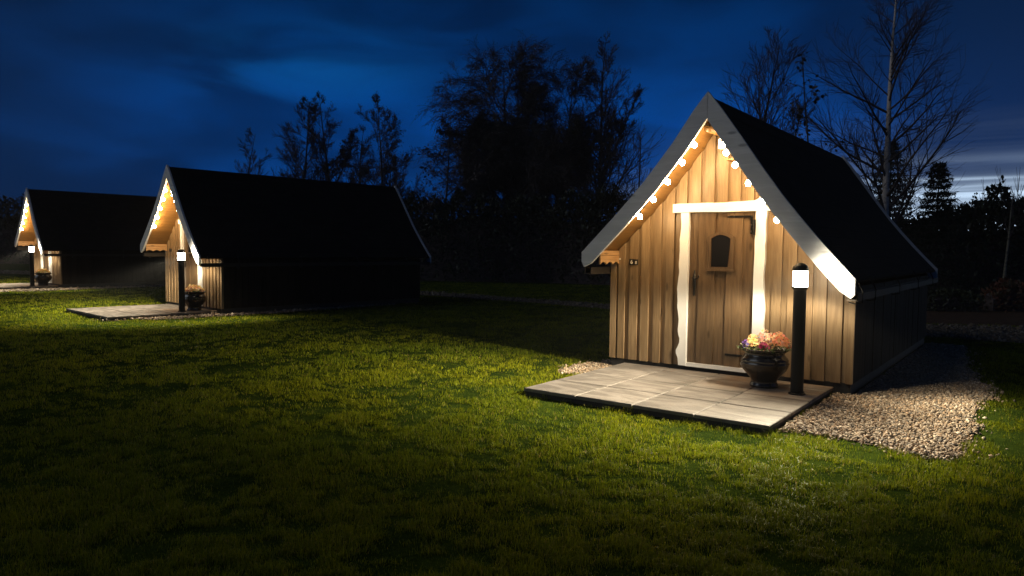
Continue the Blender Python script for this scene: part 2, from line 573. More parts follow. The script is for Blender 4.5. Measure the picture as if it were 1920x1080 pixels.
def soil_mat(name, a, b, scale=3.0, bump=0.6):
    m, t, bs, out = material(name)
    tcn = t.node('ShaderNodeTexCoord').outputs['Object']
    n1 = t.noise(tcn, scale, 6.0, 0.65)
    n2 = t.noise(tcn, scale * 14, 4.0, 0.7)
    f = t.math('ADD', t.math('MULTIPLY', n1, 0.6), t.math('MULTIPLY', n2, 0.4))
    t.l.new(t.mix(t.step(f, 0.35, 0.65), a, b), bs.inputs['Base Color'])
    bs.inputs['Roughness'].default_value = 0.95
    bs.inputs['Specular IOR Level'].default_value = 0.1
    bb = t.node('ShaderNodeBump', {'Height': n2, 'Strength': bump, 'Distance': 0.02})
    t.l.new(bb.outputs[0], bs.inputs['Normal'])
    return m


M['turf'] = soil_mat('turf', (0.010, 0.020, 0.004), (0.034, 0.052, 0.007), 2.0)
M['turf'].node_tree.nodes['Principled BSDF'].inputs['Specular IOR Level'].default_value = 0.0
M['grit'] = soil_mat('grit', (0.10, 0.078, 0.055), (0.22, 0.17, 0.125), 12.0)
M['dark_grit'] = soil_mat('dark_grit', (0.06, 0.045, 0.032), (0.13, 0.10, 0.075), 12.0)
M['litter'] = soil_mat('leaf_litter', (0.035, 0.020, 0.012), (0.10, 0.055, 0.03), 5.0)


def bark_mat(name, a, b, patch):
    m, t, bs, out = material(name)
    tcn = t.node('ShaderNodeTexCoord').outputs['Object']
    n1 = t.noise(t.mapping(tcn, (3, 3, 9)), 1.2, 5.0, 0.7, 0.4)
    c = t.mix(t.step(n1, patch - 0.06, patch + 0.06), a, b)
    t.l.new(c, bs.inputs['Base Color'])
    bs.inputs['Roughness'].default_value = 0.85
    bb = t.node('ShaderNodeBump', {'Height': n1, 'Strength': 0.5, 'Distance': 0.02})
    t.l.new(bb.outputs[0], bs.inputs['Normal'])
    return m


M['birch_bark'] = bark_mat('birch_bark', (0.26, 0.19, 0.15), (0.74, 0.61, 0.51), 0.36)
M['bark'] = bark_mat('dark_bark', (0.035, 0.028, 0.024), (0.075, 0.060, 0.050), 0.5)
M['pale_bark'] = bark_mat('pale_bark', (0.10, 0.085, 0.06), (0.22, 0.19, 0.13), 0.45)
M['twig'] = bark_mat('twig_bark', (0.065, 0.046, 0.042), (0.110, 0.078, 0.070), 0.5)


# ------------------------------------------------------------------ ground height and placing
def ground(x, y):
    t = (x - 1.0) * -0.77 + (y - 9.0) * 0.64
    return 0.0045 * np.maximum(0.0, t - 2.5)


CABINS = [(2.519, 8.583, -0.646, 0.0), (-7.489, 16.715, -0.738, 0.039), (-16.017, 24.572, -0.737, 0.103)]


def to_world(i, x, y, z=0.0):
    cx, cy, a, z0 = CABINS[i]
    c, s = math.cos(a), math.sin(a)
    return (cx + x * c - y * s, cy + x * s + y * c, z0 + z)


def to_local(i, X, Y):
    cx, cy, a, z0 = CABINS[i]
    c, s = math.cos(a), math.sin(a)
    dx_, dy_ = X - cx, Y - cy
    return dx_ * c + dy_ * s, -dx_ * s + dy_ * c


def at(u, D):
    """ground point seen at pixel column u of the photograph, D metres ahead"""
    return ((u - 960.0) / F_PX * D, D)


# ------------------------------------------------------------------ ground sheet
def ground_sheet():
    a = np.concatenate([-np.geomspace(40, 600, 9)[::-1], np.arange(-38, 39, 2.0), np.geomspace(40, 600, 9)])
    b = np.concatenate([-np.geomspace(10, 300, 5)[::-1], np.arange(-8, 61, 2.0), np.geomspace(64, 900, 9)])
    X, Y = np.meshgrid(a, b)
    Z = ground(X, Y)
    v = np.stack([X.ravel(), Y.ravel(), Z.ravel()], 1)
    nx, ny = len(a), len(b)
    i = (np.arange(ny - 1)[:, None] * nx + np.arange(nx - 1)[None, :]).ravel()
    f = np.stack([i, i + 1, i + nx + 1, i + nx], 1)
    o = np_mesh('lawn_ground', v, f.ravel(), np.full(len(f), 4), M['turf'], smooth=True)
    tag(o, kind='structure')


ground_sheet()

# ------------------------------------------------------------------ the cabin
W, OV, LEN, OVR = 1.496, 0.564, 5.67, 0.32
_outL = [(0.0, 3.347), (0.167, 3.147), (0.406, 2.811), (0.60, 2.575), (0.771, 2.372), (0.98, 2.150), (1.182, 1.946), (1.40, 1.735), (1.62, 1.522)]
_outR = [(0.0, 3.347), (0.152, 3.150), (0.408, 2.786), (0.637, 2.453), (0.84, 2.170), (1.03, 1.930), (1.218, 1.705), (1.40, 1.500), (1.592, 1.289)]


def out_z(x):
    t = _outL if x < 0 else _outR
    return float(np.interp(abs(x), [p[0] for p in t], [p[1] for p in t]))


def offset_curve(side, d):
    """the roof line moved inwards by d, as (x, z) from the ridge to the eave"""
    t = _outL if side < 0 else _outR
    P = np.array([(p[0], p[1]) for p in t])
    T = np.gradient(P, axis=0)
    T /= np.linalg.norm(T, axis=1)[:, None]
    N = np.stack([T[:, 1], -T[:, 0]], 1)
    Q = P + N * d
    if Q[0][0] < 0:  # close the curve on the centre line
        k = 0
        while k + 1 < len(Q) and Q[k + 1][0] <= 0:
            k += 1
        a, b = Q[k], Q[k + 1]
        f = (0 - a[0]) / (b[0] - a[0])
        Q = np.vstack([[0.0, a[1] + f * (b[1] - a[1])], Q[k + 1:]])
    return [(side * q[0], q[1]) for q in Q]


def soffit_z(x):
    q = offset_curve(-1 if x < 0 else 1, 0.135)
    return float(np.interp(abs(x), [abs(p[0]) for p in q], [p[1] for p in q]))


def gable_boards(mb, x0, x1, y0, y1, zlo, rnd=None, ztop=None):
    """a vertical board whose top follows the roof"""
    xs = [x0, x1] if x0 * x1 >= 0 else [x0, 0.0, x1]
    top = [(x, soffit_z(x) - 0.004) for x in xs]
    mb.prism([(x0, zlo), (x1, zlo)] + top[::-1], y0, y1, 'y', rnd)


def wavy(a, b, n, amp, seed, side=0):
    """points from a to b with a hand-cut waver sideways"""
    rg = random.Random(seed)
    ax, az_ = a
    bx, bz = b
    L = math.hypot(bx - ax, bz - az_)
    nx, nz = -(bz - az_) / L, (bx - ax) / L
    ph = [rg.uniform(0, 6.28) for _ in range(4)]
    out = []
    for i in range(n + 1):
        t = i / n
        d = amp * (0.55 * math.sin(2.1 * L * t * 2 + ph[0]) + 0.3 * math.sin(5.3 * L * t * 2 + ph[1]) + 0.2 * math.sin(11 * L * t * 2 + ph[2])) + rg.uniform(-1, 1) * amp * 0.12
        out.append((ax + (bx - ax) * t + nx * d, az_ + (bz - az_) * t + nz * d))
    return out


def text_mesh(txt, size, name, mat, parent, loc):
    cu = bpy.data.curves.new(name, 'FONT')
    cu.body = txt
    cu.size = size
    cu.extrude = 0.002
    cu.align_x = 'CENTER'
    cu.align_y = 'CENTER'
    tmp = bpy.data.objects.new(name + '_curve', cu)
    col.objects.link(tmp)
    dg = bpy.context.evaluated_depsgraph_get()
    me = bpy.data.meshes.new_from_object(tmp.evaluated_get(dg))
    bpy.data.objects.remove(tmp)
    bpy.data.curves.remove(cu)
    me.name = name
    me.materials.clear()
    me.materials.append(mat)
    o = bpy.data.objects.new(name, me)
    col.objects.link(o)
    o.parent = parent
    o.location = loc
    o.rotation_euler = (R(90), 0, 0)
    return o


def make_cabin():
    random.seed(3)
    root = thing('wooden_cabin', 'x', 'cabin')
    # front wall: recessed boards with raised boards over their joints
    mb = MB()
    pitch = 0.166
    edges = []
    x = -W
    while x < W - 0.01:
        edges.append((x, min(x + pitch, W)))
        x += pitch
    for (a, b) in edges:
        lo = 0.13
        inner = a > -0.44 and b < 0.46
        if b <= -0.40 or a >= 0.40:
            gable_boards(mb, a, b - 0.002, 0.004, 0.026, lo)
        elif inner:
            gable_boards(mb, a, b - 0.002, 0.004, 0.026, 2.05)
        else:
            if a < 0:
                gable_boards(mb, a, -0.43, 0.004, 0.026, lo)
                gable_boards(mb, -0.43, b - 0.002, 0.004, 0.026, 2.05)
            else:
                gable_boards(mb, 0.43, b - 0.002, 0.004, 0.026, lo)
                gable_boards(mb, a, 0.43, 0.004, 0.026, 2.05)
    for k, (a, b) in enumerate(edges):
        c = a + random.uniform(-0.008, 0.008)
        hw = 0.052 + random.uniform(-0.006, 0.006)
        a1, b1 = max(c - hw, -W - 0.001), min(c + hw, W)
        if k == 0:
            b1 = a1 + 0.085
        lo = 0.128 + random.uniform(-0.006, 0.004)
        if b1 > -0.50 and a1 < 0.51:
            lo = 2.13
        gable_boards(mb, a1, b1, -0.026, 0.0035, lo)
    gable_boards(mb, W - 0.075, W + 0.001, -0.026, 0.0035, 0.126)
    mb.build('front_wall', M['wall_wood'], root)
    # side walls
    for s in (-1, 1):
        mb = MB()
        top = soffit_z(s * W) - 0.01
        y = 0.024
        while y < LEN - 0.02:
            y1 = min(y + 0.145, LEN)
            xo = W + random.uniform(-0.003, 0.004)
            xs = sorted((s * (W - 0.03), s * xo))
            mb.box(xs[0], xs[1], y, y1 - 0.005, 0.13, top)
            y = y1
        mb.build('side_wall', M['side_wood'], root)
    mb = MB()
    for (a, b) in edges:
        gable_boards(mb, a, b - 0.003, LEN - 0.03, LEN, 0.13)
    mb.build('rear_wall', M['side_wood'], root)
    mb = MB().box(-W + 0.02, W - 0.02, 0.0, LEN - 0.02, -0.25, 0.127)
    mb.build('plinth', M['plinth'], root)
    # roof: one shell per slope, joined at the ridge
    mb = MB()
    for s in (-1, 1):
        o = offset_curve(s, 0.035)
        i = [p for p in offset_curve(s, 0.118) if abs(p[0]) < 1.30]
        i.append((s * 1.43, out_z(s * 1.43) - 0.150))
        i.append((o[-1][0] - s * 0.01, o[-1][1] - 0.022))
        mb.prism(o + i[::-1], -OV + 0.041, LEN + OVR - 0.041, 'y')
    roof = mb.build('roof', M['shingle'], root)
    mb = MB()
    for s in (-1, 1):
        i0 = [p for p in offset_curve(s, 0.120) if abs(p[0]) < 1.30] + [(s * 1.42, out_z(s * 1.42) - 0.154)]
        i1 = [p for p in offset_curve(s, 0.134) if abs(p[0]) < 1.30] + [(s * 1.42, out_z(s * 1.42) - 0.172)]
        mb.prism(i0 + i1[::-1], -OV + 0.041, LEN + OVR - 0.041, 'y')
    mb.build('soffit', M['soffit_wood'], root)
    # ridge cap
    mb = MB()
    mb.prism([(-0.16, out_z(-0.16) - 0.05), (0, 3.347 - 0.040), (0.16, out_z(0.16) - 0.05), (0.15, out_z(0.15) - 0.075), (0, 3.25), (-0.15, out_z(-0.15) - 0.075)], -OV + 0.06, LEN + OVR - 0.06, 'y')
    mb.build('ridge_cap', M['shingle'], root)
    # bargeboards
    for (y0, y1, front) in ((-OV, -OV + 0.04, True), (LEN + OVR - 0.04, LEN + OVR, False)):
        for s in (-1, 1):
            o = offset_curve(s, -0.004)
            i = offset_curve(s, 0.190)
            ex, ez = o[-1]
            tip = [(ex, ez - 0.165 if s > 0 else ez - 0.115), (ex - s * 0.035, (ez - 0.205 if s > 0 else ez - 0.185))]
            i = [p for p in i if abs(p[0]) < abs(ex) - 0.09]
            poly = o + tip + i[::-1]
            # a hair of gap at the mitre
            poly = [(p[0] if abs(p[0]) > 0.002 else s * 0.002, p[1]) for p in poly]
            b = MB().prism(poly, y0, y1, 'y').build('bargeboard', M['barge_wood'], root)
    # ridge log and its little fittings
    mb = MB().tube([(0.0, -0.50, 2.965), (0.0, -0.013, 2.965)], 0.062, 18)
    mb.build('ridge_log', M['soffit_wood'], root, True)
    mb = MB().box(0.045, 0.155, -0.34, -0.02, 2.735, 2.845, ch=0.012)
    mb.build('purlin_block', M['white_paint'], root)
    mb = MB().box(0.13, 0.27, -0.30, -0.02, 2.60, 2.618)
    mb.build('ledge', M['soffit_wood'], root)
    # eave boards: a plain rail over a scalloped one
    for s in (-1, 1):
        xb = 1.395
        top = soffit_z(s * xb) - 0.004
        bot = 1.372 if s < 0 else 1.222
        mid = top - 0.065
        mb = MB()
        xs = sorted((s * xb, s * (xb - 0.022)))
        mb.box(xs[0], xs[1], -OV + 0.05, -0.027, mid + 0.004, top)
        poly = [(-OV + 0.05, mid)]
        y = -OV + 0.05
        n = 0
        span = OV - 0.077
        K = 48
        for k in range(K + 1):
            yy = -OV + 0.05 + span * k / K
            ph = (k / K) * 3.0
            lo = bot + 0.034 * abs(math.sin(math.pi * ph)) * (1 if (ph % 1) < 0.985 else 0.2)
            poly.append((yy, lo))
        poly.append((-0.027, mid))
        mb.prism(poly, xs[0] - (0.004 if s < 0 else 0), xs[1] + (0.004 if s > 0 else 0), 'x')
        mb.build('eave_board', M['eave_wood'], root)
        # timber gutter hung below the eave, and the brackets that carry it
        gz0, gz1 = (1.245, 1.335) if s < 0 else (1.062, 1.140)
        g = MB()
        xa, xc = sorted((s * 1.515, s * 1.615))
        g.box(xa, xc, -OV + 0.06, LEN + OVR - 0.06, gz0, gz0 + 0.016)
        g.box(xa, xa + 0.014, -OV + 0.06, LEN + OVR - 0.06, gz0 + 0.0165, gz1)
        g.box(xc - 0.014, xc, -OV + 0.06, LEN + OVR - 0.06, gz0 + 0.0165, gz1)
        gut = g.build('gutter', M['gutter'], root)
        for yy in (-0.36, 0.32, 1.9, 3.5, 5.1):
            b = MB()
            b.tube([(s * 1.56, yy, gz1 + 0.16), (s * 1.63, yy, gz1 + 0.02), (s * 1.63, yy, gz0 - 0.02), (s * 1.56, yy, gz0 - 0.035), (s * 1.50, yy, gz0 - 0.02)], 0.008, 6)
            b.build('bracket', M['iron'], gut)
    # door frame: hand-cut white timber
    mb = MB()
    # left post, waney on its outside
    o = wavy((-0.515, 0.135), (-0.515, 2.025), 40, 0.020, 5)
    i = wavy((-0.405, 0.135), (-0.400, 2.025), 12, 0.004, 6)
    o = [(p[0] - (0.028 * math.exp(-((p[1] - 0.30) / 0.06) ** 2)) + 0.022 * math.exp(-((p[1] - 0.45) / 0.07) ** 2), p[1]) for p in o]
    mb.prism(o + i[::-1], -0.068, -0.013, 'y')
    o = wavy((0.532, 0.135), (0.532, 2.025), 40, 0.014, 9)
    i = wavy((0.405, 0.135), (0.412, 2.025), 12, 0.004, 10)
    mb.prism(o + i[::-1], -0.068, -0.013, 'y')
    top = wavy((-0.612, 2.137), (0.40, 2.140), 30, 0.008, 12) + [(0.440, 2.165), (0.468, 2.196), (0.500, 2.155), (0.560, 2.060), (0.590, 2.026)]
    bot = wavy((-0.612, 2.028), (0.50, 2.026), 20, 0.003, 13)
    mb.prism(top + bot[::-1], -0.074, -0.013, 'y')
    mb.box(-0.404, 0.404, -0.060, -0.013, 0.130, 0.176)
    mb.build('door_frame', M['white_paint'], root)
    # door of broad waney planks
    px = [-0.402, -0.265, -0.085, 0.080, 0.248, 0.404]
    mb = MB()
    mb.box(-0.40, 0.40, 0.0, 0.02, 0.18, 2.024)
    for k in range(5):
        up = k % 2 == 1
        yf = -0.040 if up else -0.022
        ov = 0.012 if up else -0.003
        l = wavy((px[k] - (ov if k else 0), 0.180), (px[k] - (ov if k else 0), 2.022), 26, 0.0 if k == 0 else 0.006, 20 + k)
        r = wavy((px[k + 1] + (ov if k < 4 else -0.003), 0.180), (px[k + 1] + (ov if k < 4 else -0.003), 2.022), 26, 0.0 if k == 4 else 0.006, 40 + k)
        mb.prism(l + r[::-1], yf, yf + (0.0395 if up else 0.0215), 'y')
    door = mb.build('door', M['door_wood'], root)

    # window in the door: arched frame, leaning dark pane, sill
    def arch(hw, z0, z1, rise, n=10):
        pts = [(-hw, z0), (hw, z0)]
        for k in range(n + 1):
            a = 1 - 2 * k / n
            pts.append((hw * a, z1 + rise * (1 - a * a)))
        return pts
    fr = MB()
    oa, ia = arch(0.164, 1.345, 1.725, 0.062), arch(0.118, 1.366, 1.708, 0.046)
    n = len(oa)
    y0, y1 = -0.056, -0.0408
    v = [(p[0], y0, p[1]) for p in oa] + [(p[0], y0, p[1]) for p in ia] + [(p[0], y1, p[1]) for p in oa] + [(p[0], y1, p[1]) for p in ia]
    f = []
    for k in range(n):
        j = (k + 1) % n
        f += [(k, j, n + j, n + k), (2 * n + k, k, n + k, 3 * n + k)[::1] if False else (k, 2 * n + k, 2 * n + j, j), (n + k, n + j, 3 * n + j, 3 * n + k)]
    fr.add(v, f)
    fr.box(-0.172, 0.176, -0.066, -0.0408, 1.318, 1.344)
    wf = fr.build('window_frame', M['window_wood'], door)
    pane = MB().prism([(-0.113, 1.368), (0.088, 1.368), (0.114, 1.706)] + [(0.114 - 0.227 * k / 8, 1.706 + 0.043 * (1 - (1 - 2 * k / 8) ** 2)) for k in range(1, 9)], -0.046, -0.0405, 'y')
    pane.build('window_pane', M['pane'], door)
    # strap hinges with studs
    h = MB()
    h.box(0.075, 0.378, -0.049, -0.0405, 1.953, 1.977)
    h.box(0.350, 0.376, -0.0495, -0.0408, 1.760, 1.955)
    h.tube([(0.405, -0.078, 1.745), (0.405, -0.078, 1.925)], 0.016, 10)
    h.box(0.372, 0.41, -0.080, -0.0415, 1.83, 1.86)
    st = [(0.088, 1.965), (0.155, 1.965), (0.265, 1.965), (0.362, 1.965), (0.363, 1.86), (0.363, 1.785)]
    for (sx, sz) in st:
        h.tube([(sx, -0.048, sz), (sx, -0.058, sz), (sx, -0.063, sz)], [0.012, 0.010, 0.002], 10)
    h.build('hinge', M['iron'], door)
    h = MB()
    h.box(0.085, 0.385, -0.049, -0.0405, 0.310, 0.334)
    for sx in (0.10, 0.17, 0.24, 0.31):
        h.tube([(sx, -0.0495, 0.322), (sx, -0.058, 0.322), (sx, -0.062, 0.322)], [0.012, 0.010, 0.002], 10)
    h.build('hinge', M['iron'], door)
    # lever handle on a long shaped plate
    h = MB()
    h.prism([(-0.340, 1.03), (-0.328, 1.00), (-0.316, 1.03), (-0.314, 1.10), (-0.306, 1.14), (-0.310, 1.26), (-0.318, 1.30), (-0.328, 1.325), (-0.338, 1.30), (-0.346, 1.26), (-0.350, 1.14), (-0.342, 1.10)], -0.0325, -0.0225, 'y')
    h.tube([(-0.328, -0.033, 1.215), (-0.328, -0.075, 1.215), (-0.30, -0.083, 1.213), (-0.27, -0.083, 1.220), (-0.252, -0.083, 1.245), (-0.250, -0.083, 1.265)], [0.012, 0.011, 0.010, 0.009, 0.008, 0.006], 8)
    h.tube([(-0.352, -0.045, 1.225), (-0.328, -0.045, 1.225)], 0.008, 6)
    h.build('handle', M['iron'], door, True)
    # number plate
    sg = MB()
    sg.box(-1.218, -1.152, -0.038, -0.0265, 1.366, 1.444)
    sg.box(-1.1515, -1.098, -0.036, -0.0265, 1.366, 1.440)
    sign = sg.build('number_plate', M['sign'], root)
    return root, sign


cab, sign0 = make_cabin()
cabins = [cab, copy_tree(cab), copy_tree(cab)]
cab_labels = ['nearest wooden cabin at right, its plank front and white framed door facing the lawn',
              'middle wooden cabin with a wide dark roof, behind the smaller stone patio on the left',
              'farthest wooden cabin at the left edge, smallest in the photo with string lights glowing']
for o, L, (x, y, a, z0) in zip(cabins, cab_labels, CABINS):
    tag(o, L, 'cabin', 'wooden cabins in a row along the lawn')
    o.location = (x, y, z0)
    o.rotation_euler = (0, 0, a)
m_num = plain_mat('number_paint', (0.80, 0.76, 0.68), 0.5, 0, 20, 0.05, 0.0)
text_mesh('6', 0.072, 'digit', m_num, sign0, (-1.185, -0.0395, 1.404))
text_mesh('8', 0.054, 'small_mark', m_num, sign0, (-1.124, -0.0375, 1.396))
MB().tube([(-1.362, -0.024, 1.440), (-1.362, -0.036, 1.440)], 0.012, 10).build('bolt', m_num, cab)


# ------------------------------------------------------------------ string lights
def make_string():
    root = thing('string_lights', 'x', 'string lights')
    L = [(-0.197, 2.790), (-0.336, 2.597), (-0.512, 2.383), (-0.693, 2.183), (-0.866, 1.982)]
    Rr = [(0.163, 2.749), (0.209, 2.663), (0.316, 2.520), (0.470, 2.312), (0.628, 2.103), (0.787, 1.903)]
    L = [(a + 0.030, b - 0.012) for a, b in L]
    y = -0.515
    top = 0.062
    w_ = MB()
    path = [(-1.02, y + 0.02, 1.90)] + [(p[0], y, p[1] + top) for p in L[::-1]] + [(-0.06, y + 0.01, 3.01), (0.06, y + 0.01, 2.98)] + [(p[0], y, p[1] + top) for p in Rr if p[0] != 0.209] + [(0.95, y + 0.02, 1.76)]
    pts = []
    for a, b in zip(path[:-1], path[1:]):
        a, b = Vector(a), Vector(b)
        for k in range(5):
            t = k / 5
            p = a.lerp(b, t)
            p.z -= 0.018 * math.sin(math.pi * t)
            pts.append(p)
    pts.append(Vector(path[-1]))
    w_.tube(pts, 0.006, 5)
    w_.build('cable', M['lamp_black'], root)
    for p in L + Rr:
        sk = MB().lathe([(0.012, 0.030), (0.014, 0.034), (0.014, 0.060), (0.008, 0.066)], p[0], y, p[1], 10)
        so = sk.build('bulb_holder', M['lamp_black'], root, True)
        prof = [(0.030 * math.sin(math.pi * (0.06 + 0.88 * k / 8)) * (1 if k < 5 else 0.92 - 0.05 * (k - 5)), -0.034 * math.cos(math.pi * (0.06 + 0.88 * k / 8))) for k in range(9)]
        MB().lathe(prof, p[0], y, p[1] - 0.006, 12).build('bulb', M['bulb'], root, True)
    return root


sl = make_string()
strings = [sl, copy_tree(sl), copy_tree(sl)]
sl_labels = ['warm bulb string lights under the gable of the nearest cabin, over its white door frame',
             'warm bulb string lights under the gable of the middle cabin',
             'warm bulb string lights under the gable of the farthest cabin at the left edge']
for o, L, (x, y, a, z0) in zip(strings, sl_labels, CABINS):
    tag(o, L, 'string lights', 'string lights under the cabin gables')
    o.location = (x, y, z0)
    o.rotation_euler = (0, 0, a)


# ------------------------------------------------------------------ bollard lamps
def make_bollard():
    root = thing('bollard_lamp', 'x', 'lamp')
    MB().lathe([(0.086, 0.0), (0.086, 0.012), (0.080, 0.016), (0.066, 0.018)], n=28).build('base_plate', M['lamp_black'], root)
    for k in range(4):
        a = R(45 + 90 * k)
        MB().lathe([(0.009, 0.016), (0.009, 0.026), (0.002, 0.028)], 0.075 * math.cos(a), 0.075 * math.sin(a), 0, 6).build('bolt', M['iron'], root)
    MB().lathe([(0.0635, 0.0181), (0.0635, 1.08), (0.066, 1.085), (0.078, 1.10), (0.080, 1.105), (0.080, 1.118), (0.05, 1.119)], n=32).build('post', M['lamp_black'], root, False)
    MB().lathe([(0.071, 1.120), (0.073, 1.14), (0.073, 1.27), (0.072, 1.278)], n=32, cap=False).build('diffuser', M['lamp_glass'], root, True)
    lo = bpy.data.objects.new('bollard_light', BOLLARD_LIGHT)
    col.objects.link(lo)
    lo.parent = root
    lo.location = (0, 0, 1.200)
    cap = [(0.080, 1.278)] + [(0.080 * math.cos(R(t)), 1.290 + 0.072 * math.sin(R(t))) for t in range(0, 90, 10)] + [(0.003, 1.362)]
    MB().lathe(cap, n=32).build('cap', M['lamp_black'], root, True)
    return root


BOL = (1.109, -0.728)
PATIO_Z = 0.083
bl = make_bollard()
bols = [bl, copy_tree(bl), copy_tree(bl)]
bl_labels = ['tall black bollard lamp lit in front of the nearest cabin, right of the flower pot',
             'black bollard lamp lit in front of the middle cabin',
             'black bollard lamp lit in front of the farthest cabin at the left edge']
for i, (o, L) in enumerate(zip(bols, bl_labels)):
    tag(o, L, 'lamp', 'bollard lamps before the cabin doors')
    o.location = to_world(i, BOL[0], BOL[1], PATIO_Z)
    o.rotation_euler = (0, 0, CABINS[i][2])


# ------------------------------------------------------------------ patios
def make_patio():
    random.seed(11)
    mb = MB()
    xs = [-1.262, -0.62, 0.02, 0.64, 1.312]
    ys = [-2.282, -1.64, -1.03, -0.42, -0.042]
    for i in range(4):
        for j in range(4):
            g = 0.005
            x0, x1 = xs[i] + (g if i else 0), xs[i + 1] - (g if i < 3 else 0)
            y0, y1 = ys[j] + (g if j else 0), ys[j + 1] - (g if j < 3 else 0)
            dz_ = random.uniform(-0.0025, 0.0025)
            c = 0.007
            zt = PATIO_Z - 0.001 + dz_
            jit = lambda: random.uniform(-0.003, 0.003)
            v = []
            for (zz, ins) in ((PATIO_Z - 0.035, 0.0), (zt - 0.006, 0.0), (zt, c)):
                v += [(x0 + ins + (jit() if 0 < i else 0), y0 + ins + (jit() if 0 < j else 0), zz), (x1 - ins + (jit() if i < 3 else 0), y0 + ins, zz),
                      (x1 - ins, y1 - ins + (jit() if j < 3 else 0), zz), (x0 + ins, y1 - ins, zz)]
            f = [(3, 2, 1, 0), (8, 9, 10, 11)]
            for k in range(2):
                for q in range(4):
                    f.append((k * 4 + q, k * 4 + (q + 1) % 4, k * 4 + 4 + (q + 1) % 4, k * 4 + 4 + q))
            mb.add(v, f)
    mb.box(-1.245, 1.295, -2.262, -0.05, -0.1, PATIO_Z - 0.012, mat=1)
    o = mb.build('patio', [M['paving'], M['joint']])
    e = MB()
    e.box(-1.254, 1.304, -2.272, -2.2625, -0.1, PATIO_Z - 0.037)
    e.box(-1.254, -1.2455, -2.2620, -0.05, -0.1, PATIO_Z - 0.037)
    e.box(1.2955, 1.304, -2.2620, -0.05, -0.1, PATIO_Z - 0.037)
    e.build('edging', M['plinth'], o)
    return tag(o, kind='structure')


pt = make_patio()
for i, o in enumerate([pt, copy_tree(pt), copy_tree(pt)]):
    o.location = (CABINS[i][0], CABINS[i][1], CABINS[i][3])
    o.rotation_euler = (0, 0, CABINS[i][2])


# ------------------------------------------------------------------ flower pots and their plants
def make_pot():
    root = thing('flower_pot', 'x', 'pot')
    prof = [(0.138, 0.0), (0.150, 0.006), (0.150, 0.025), (0.139, 0.045), (0.138, 0.075), (0.150, 0.10), (0.185, 0.14), (0.225, 0.185), (0.247, 0.225),
            (0.252, 0.250), (0.257, 0.256), (0.257, 0.266), (0.251, 0.272), (0.247, 0.288), (0.250, 0.294), (0.249, 0.302), (0.240, 0.318), (0.215, 0.345), (0.205, 0.362),
            (0.212, 0.378), (0.235, 0.395), (0.247, 0.408), (0.249, 0.418), (0.243, 0.424), (0.228, 0.420), (0.208, 0.405), (0.200, 0.385)]
    MB().lathe(prof, n=48, cap=False).build('body', M['glaze'], root, True)
    MB().lathe([(0.001, 0.392), (0.09, 0.402), (0.16, 0.398), (0.205, 0.386)], n=24, cap=False).build('soil', M['compost'], root, True)
    return root


POT = (0.705, -0.52)
pot = make_pot()
pots = [pot, copy_tree(pot), copy_tree(pot)]
pot_labels = ['glazed dark brown flower pot between the white door frame and the nearest bollard lamp',
              'dark flower pot beside the bollard lamp of the middle cabin',
              'dark flower pot beside the bollard lamp of the farthest cabin at the left edge']
for i, (o, L) in enumerate(zip(pots, pot_labels)):
    tag(o, L, 'pot', 'glazed flower pots by the cabin doors')
    o.location = to_world(i, POT[0] + (0.22 if i else 0.0), POT[1] + (0.14 if i else 0), PATIO_Z)
    o.rotation_euler = (0, 0, CABINS[i][2])


def petals_cluster(rg, centre, spread, n, colours, size=0.02, height=0.1, npet=5):
    """little five-petalled flowers scattered over a mound; returns vertices, faces, colours"""
    V, Fc, C = [], [], []
    for k in range(n):
        a, r_ = rg.uniform(0, 6.283), math.sqrt(rg.random())
        px, py = centre[0] + spread[0] * r_ * math.cos(a), centre[1] + spread[1] * r_ * math.sin(a)
        pz = centre[2] + height * (1 - 0.7 * r_ * r_) * rg.uniform(0.55, 1.08)
        nrm = Vector((math.cos(a) * r_ * 0.8 + rg.uniform(-.4, .4), math.sin(a) * r_ * 0.8 + rg.uniform(-.5, .3) - 0.3, 0.7)).normalized()
        t1 = nrm.cross(Vector((0.2, 0.9, 0.1))).normalized()
        t2 = nrm.cross(t1)
        c = colours[rg.randrange(len(colours))]
        c = [max(0, q * rg.uniform(0.75, 1.2)) for q in c]
        s = size * rg.uniform(0.7, 1.25)
        ph = rg.uniform(0, 6.28)
        o = Vector((px, py, pz))
        for q in range(npet):
            b = ph + 6.283 * q / npet
            d = t1 * math.cos(b) + t2 * math.sin(b)
            e = t1 * math.cos(b + 1.57) + t2 * math.sin(b + 1.57)
            base = len(V)
            V += [o, o + d * s * 0.6 + e * s * 0.38 + nrm * s * 0.3, o + d * s + nrm * s * 0.2, o + d * s * 0.6 - e * s * 0.38 + nrm * s * 0.3]
            Fc.append((base, base + 1, base + 2, base + 3))
            C += [c] * 4
    return V, Fc, C


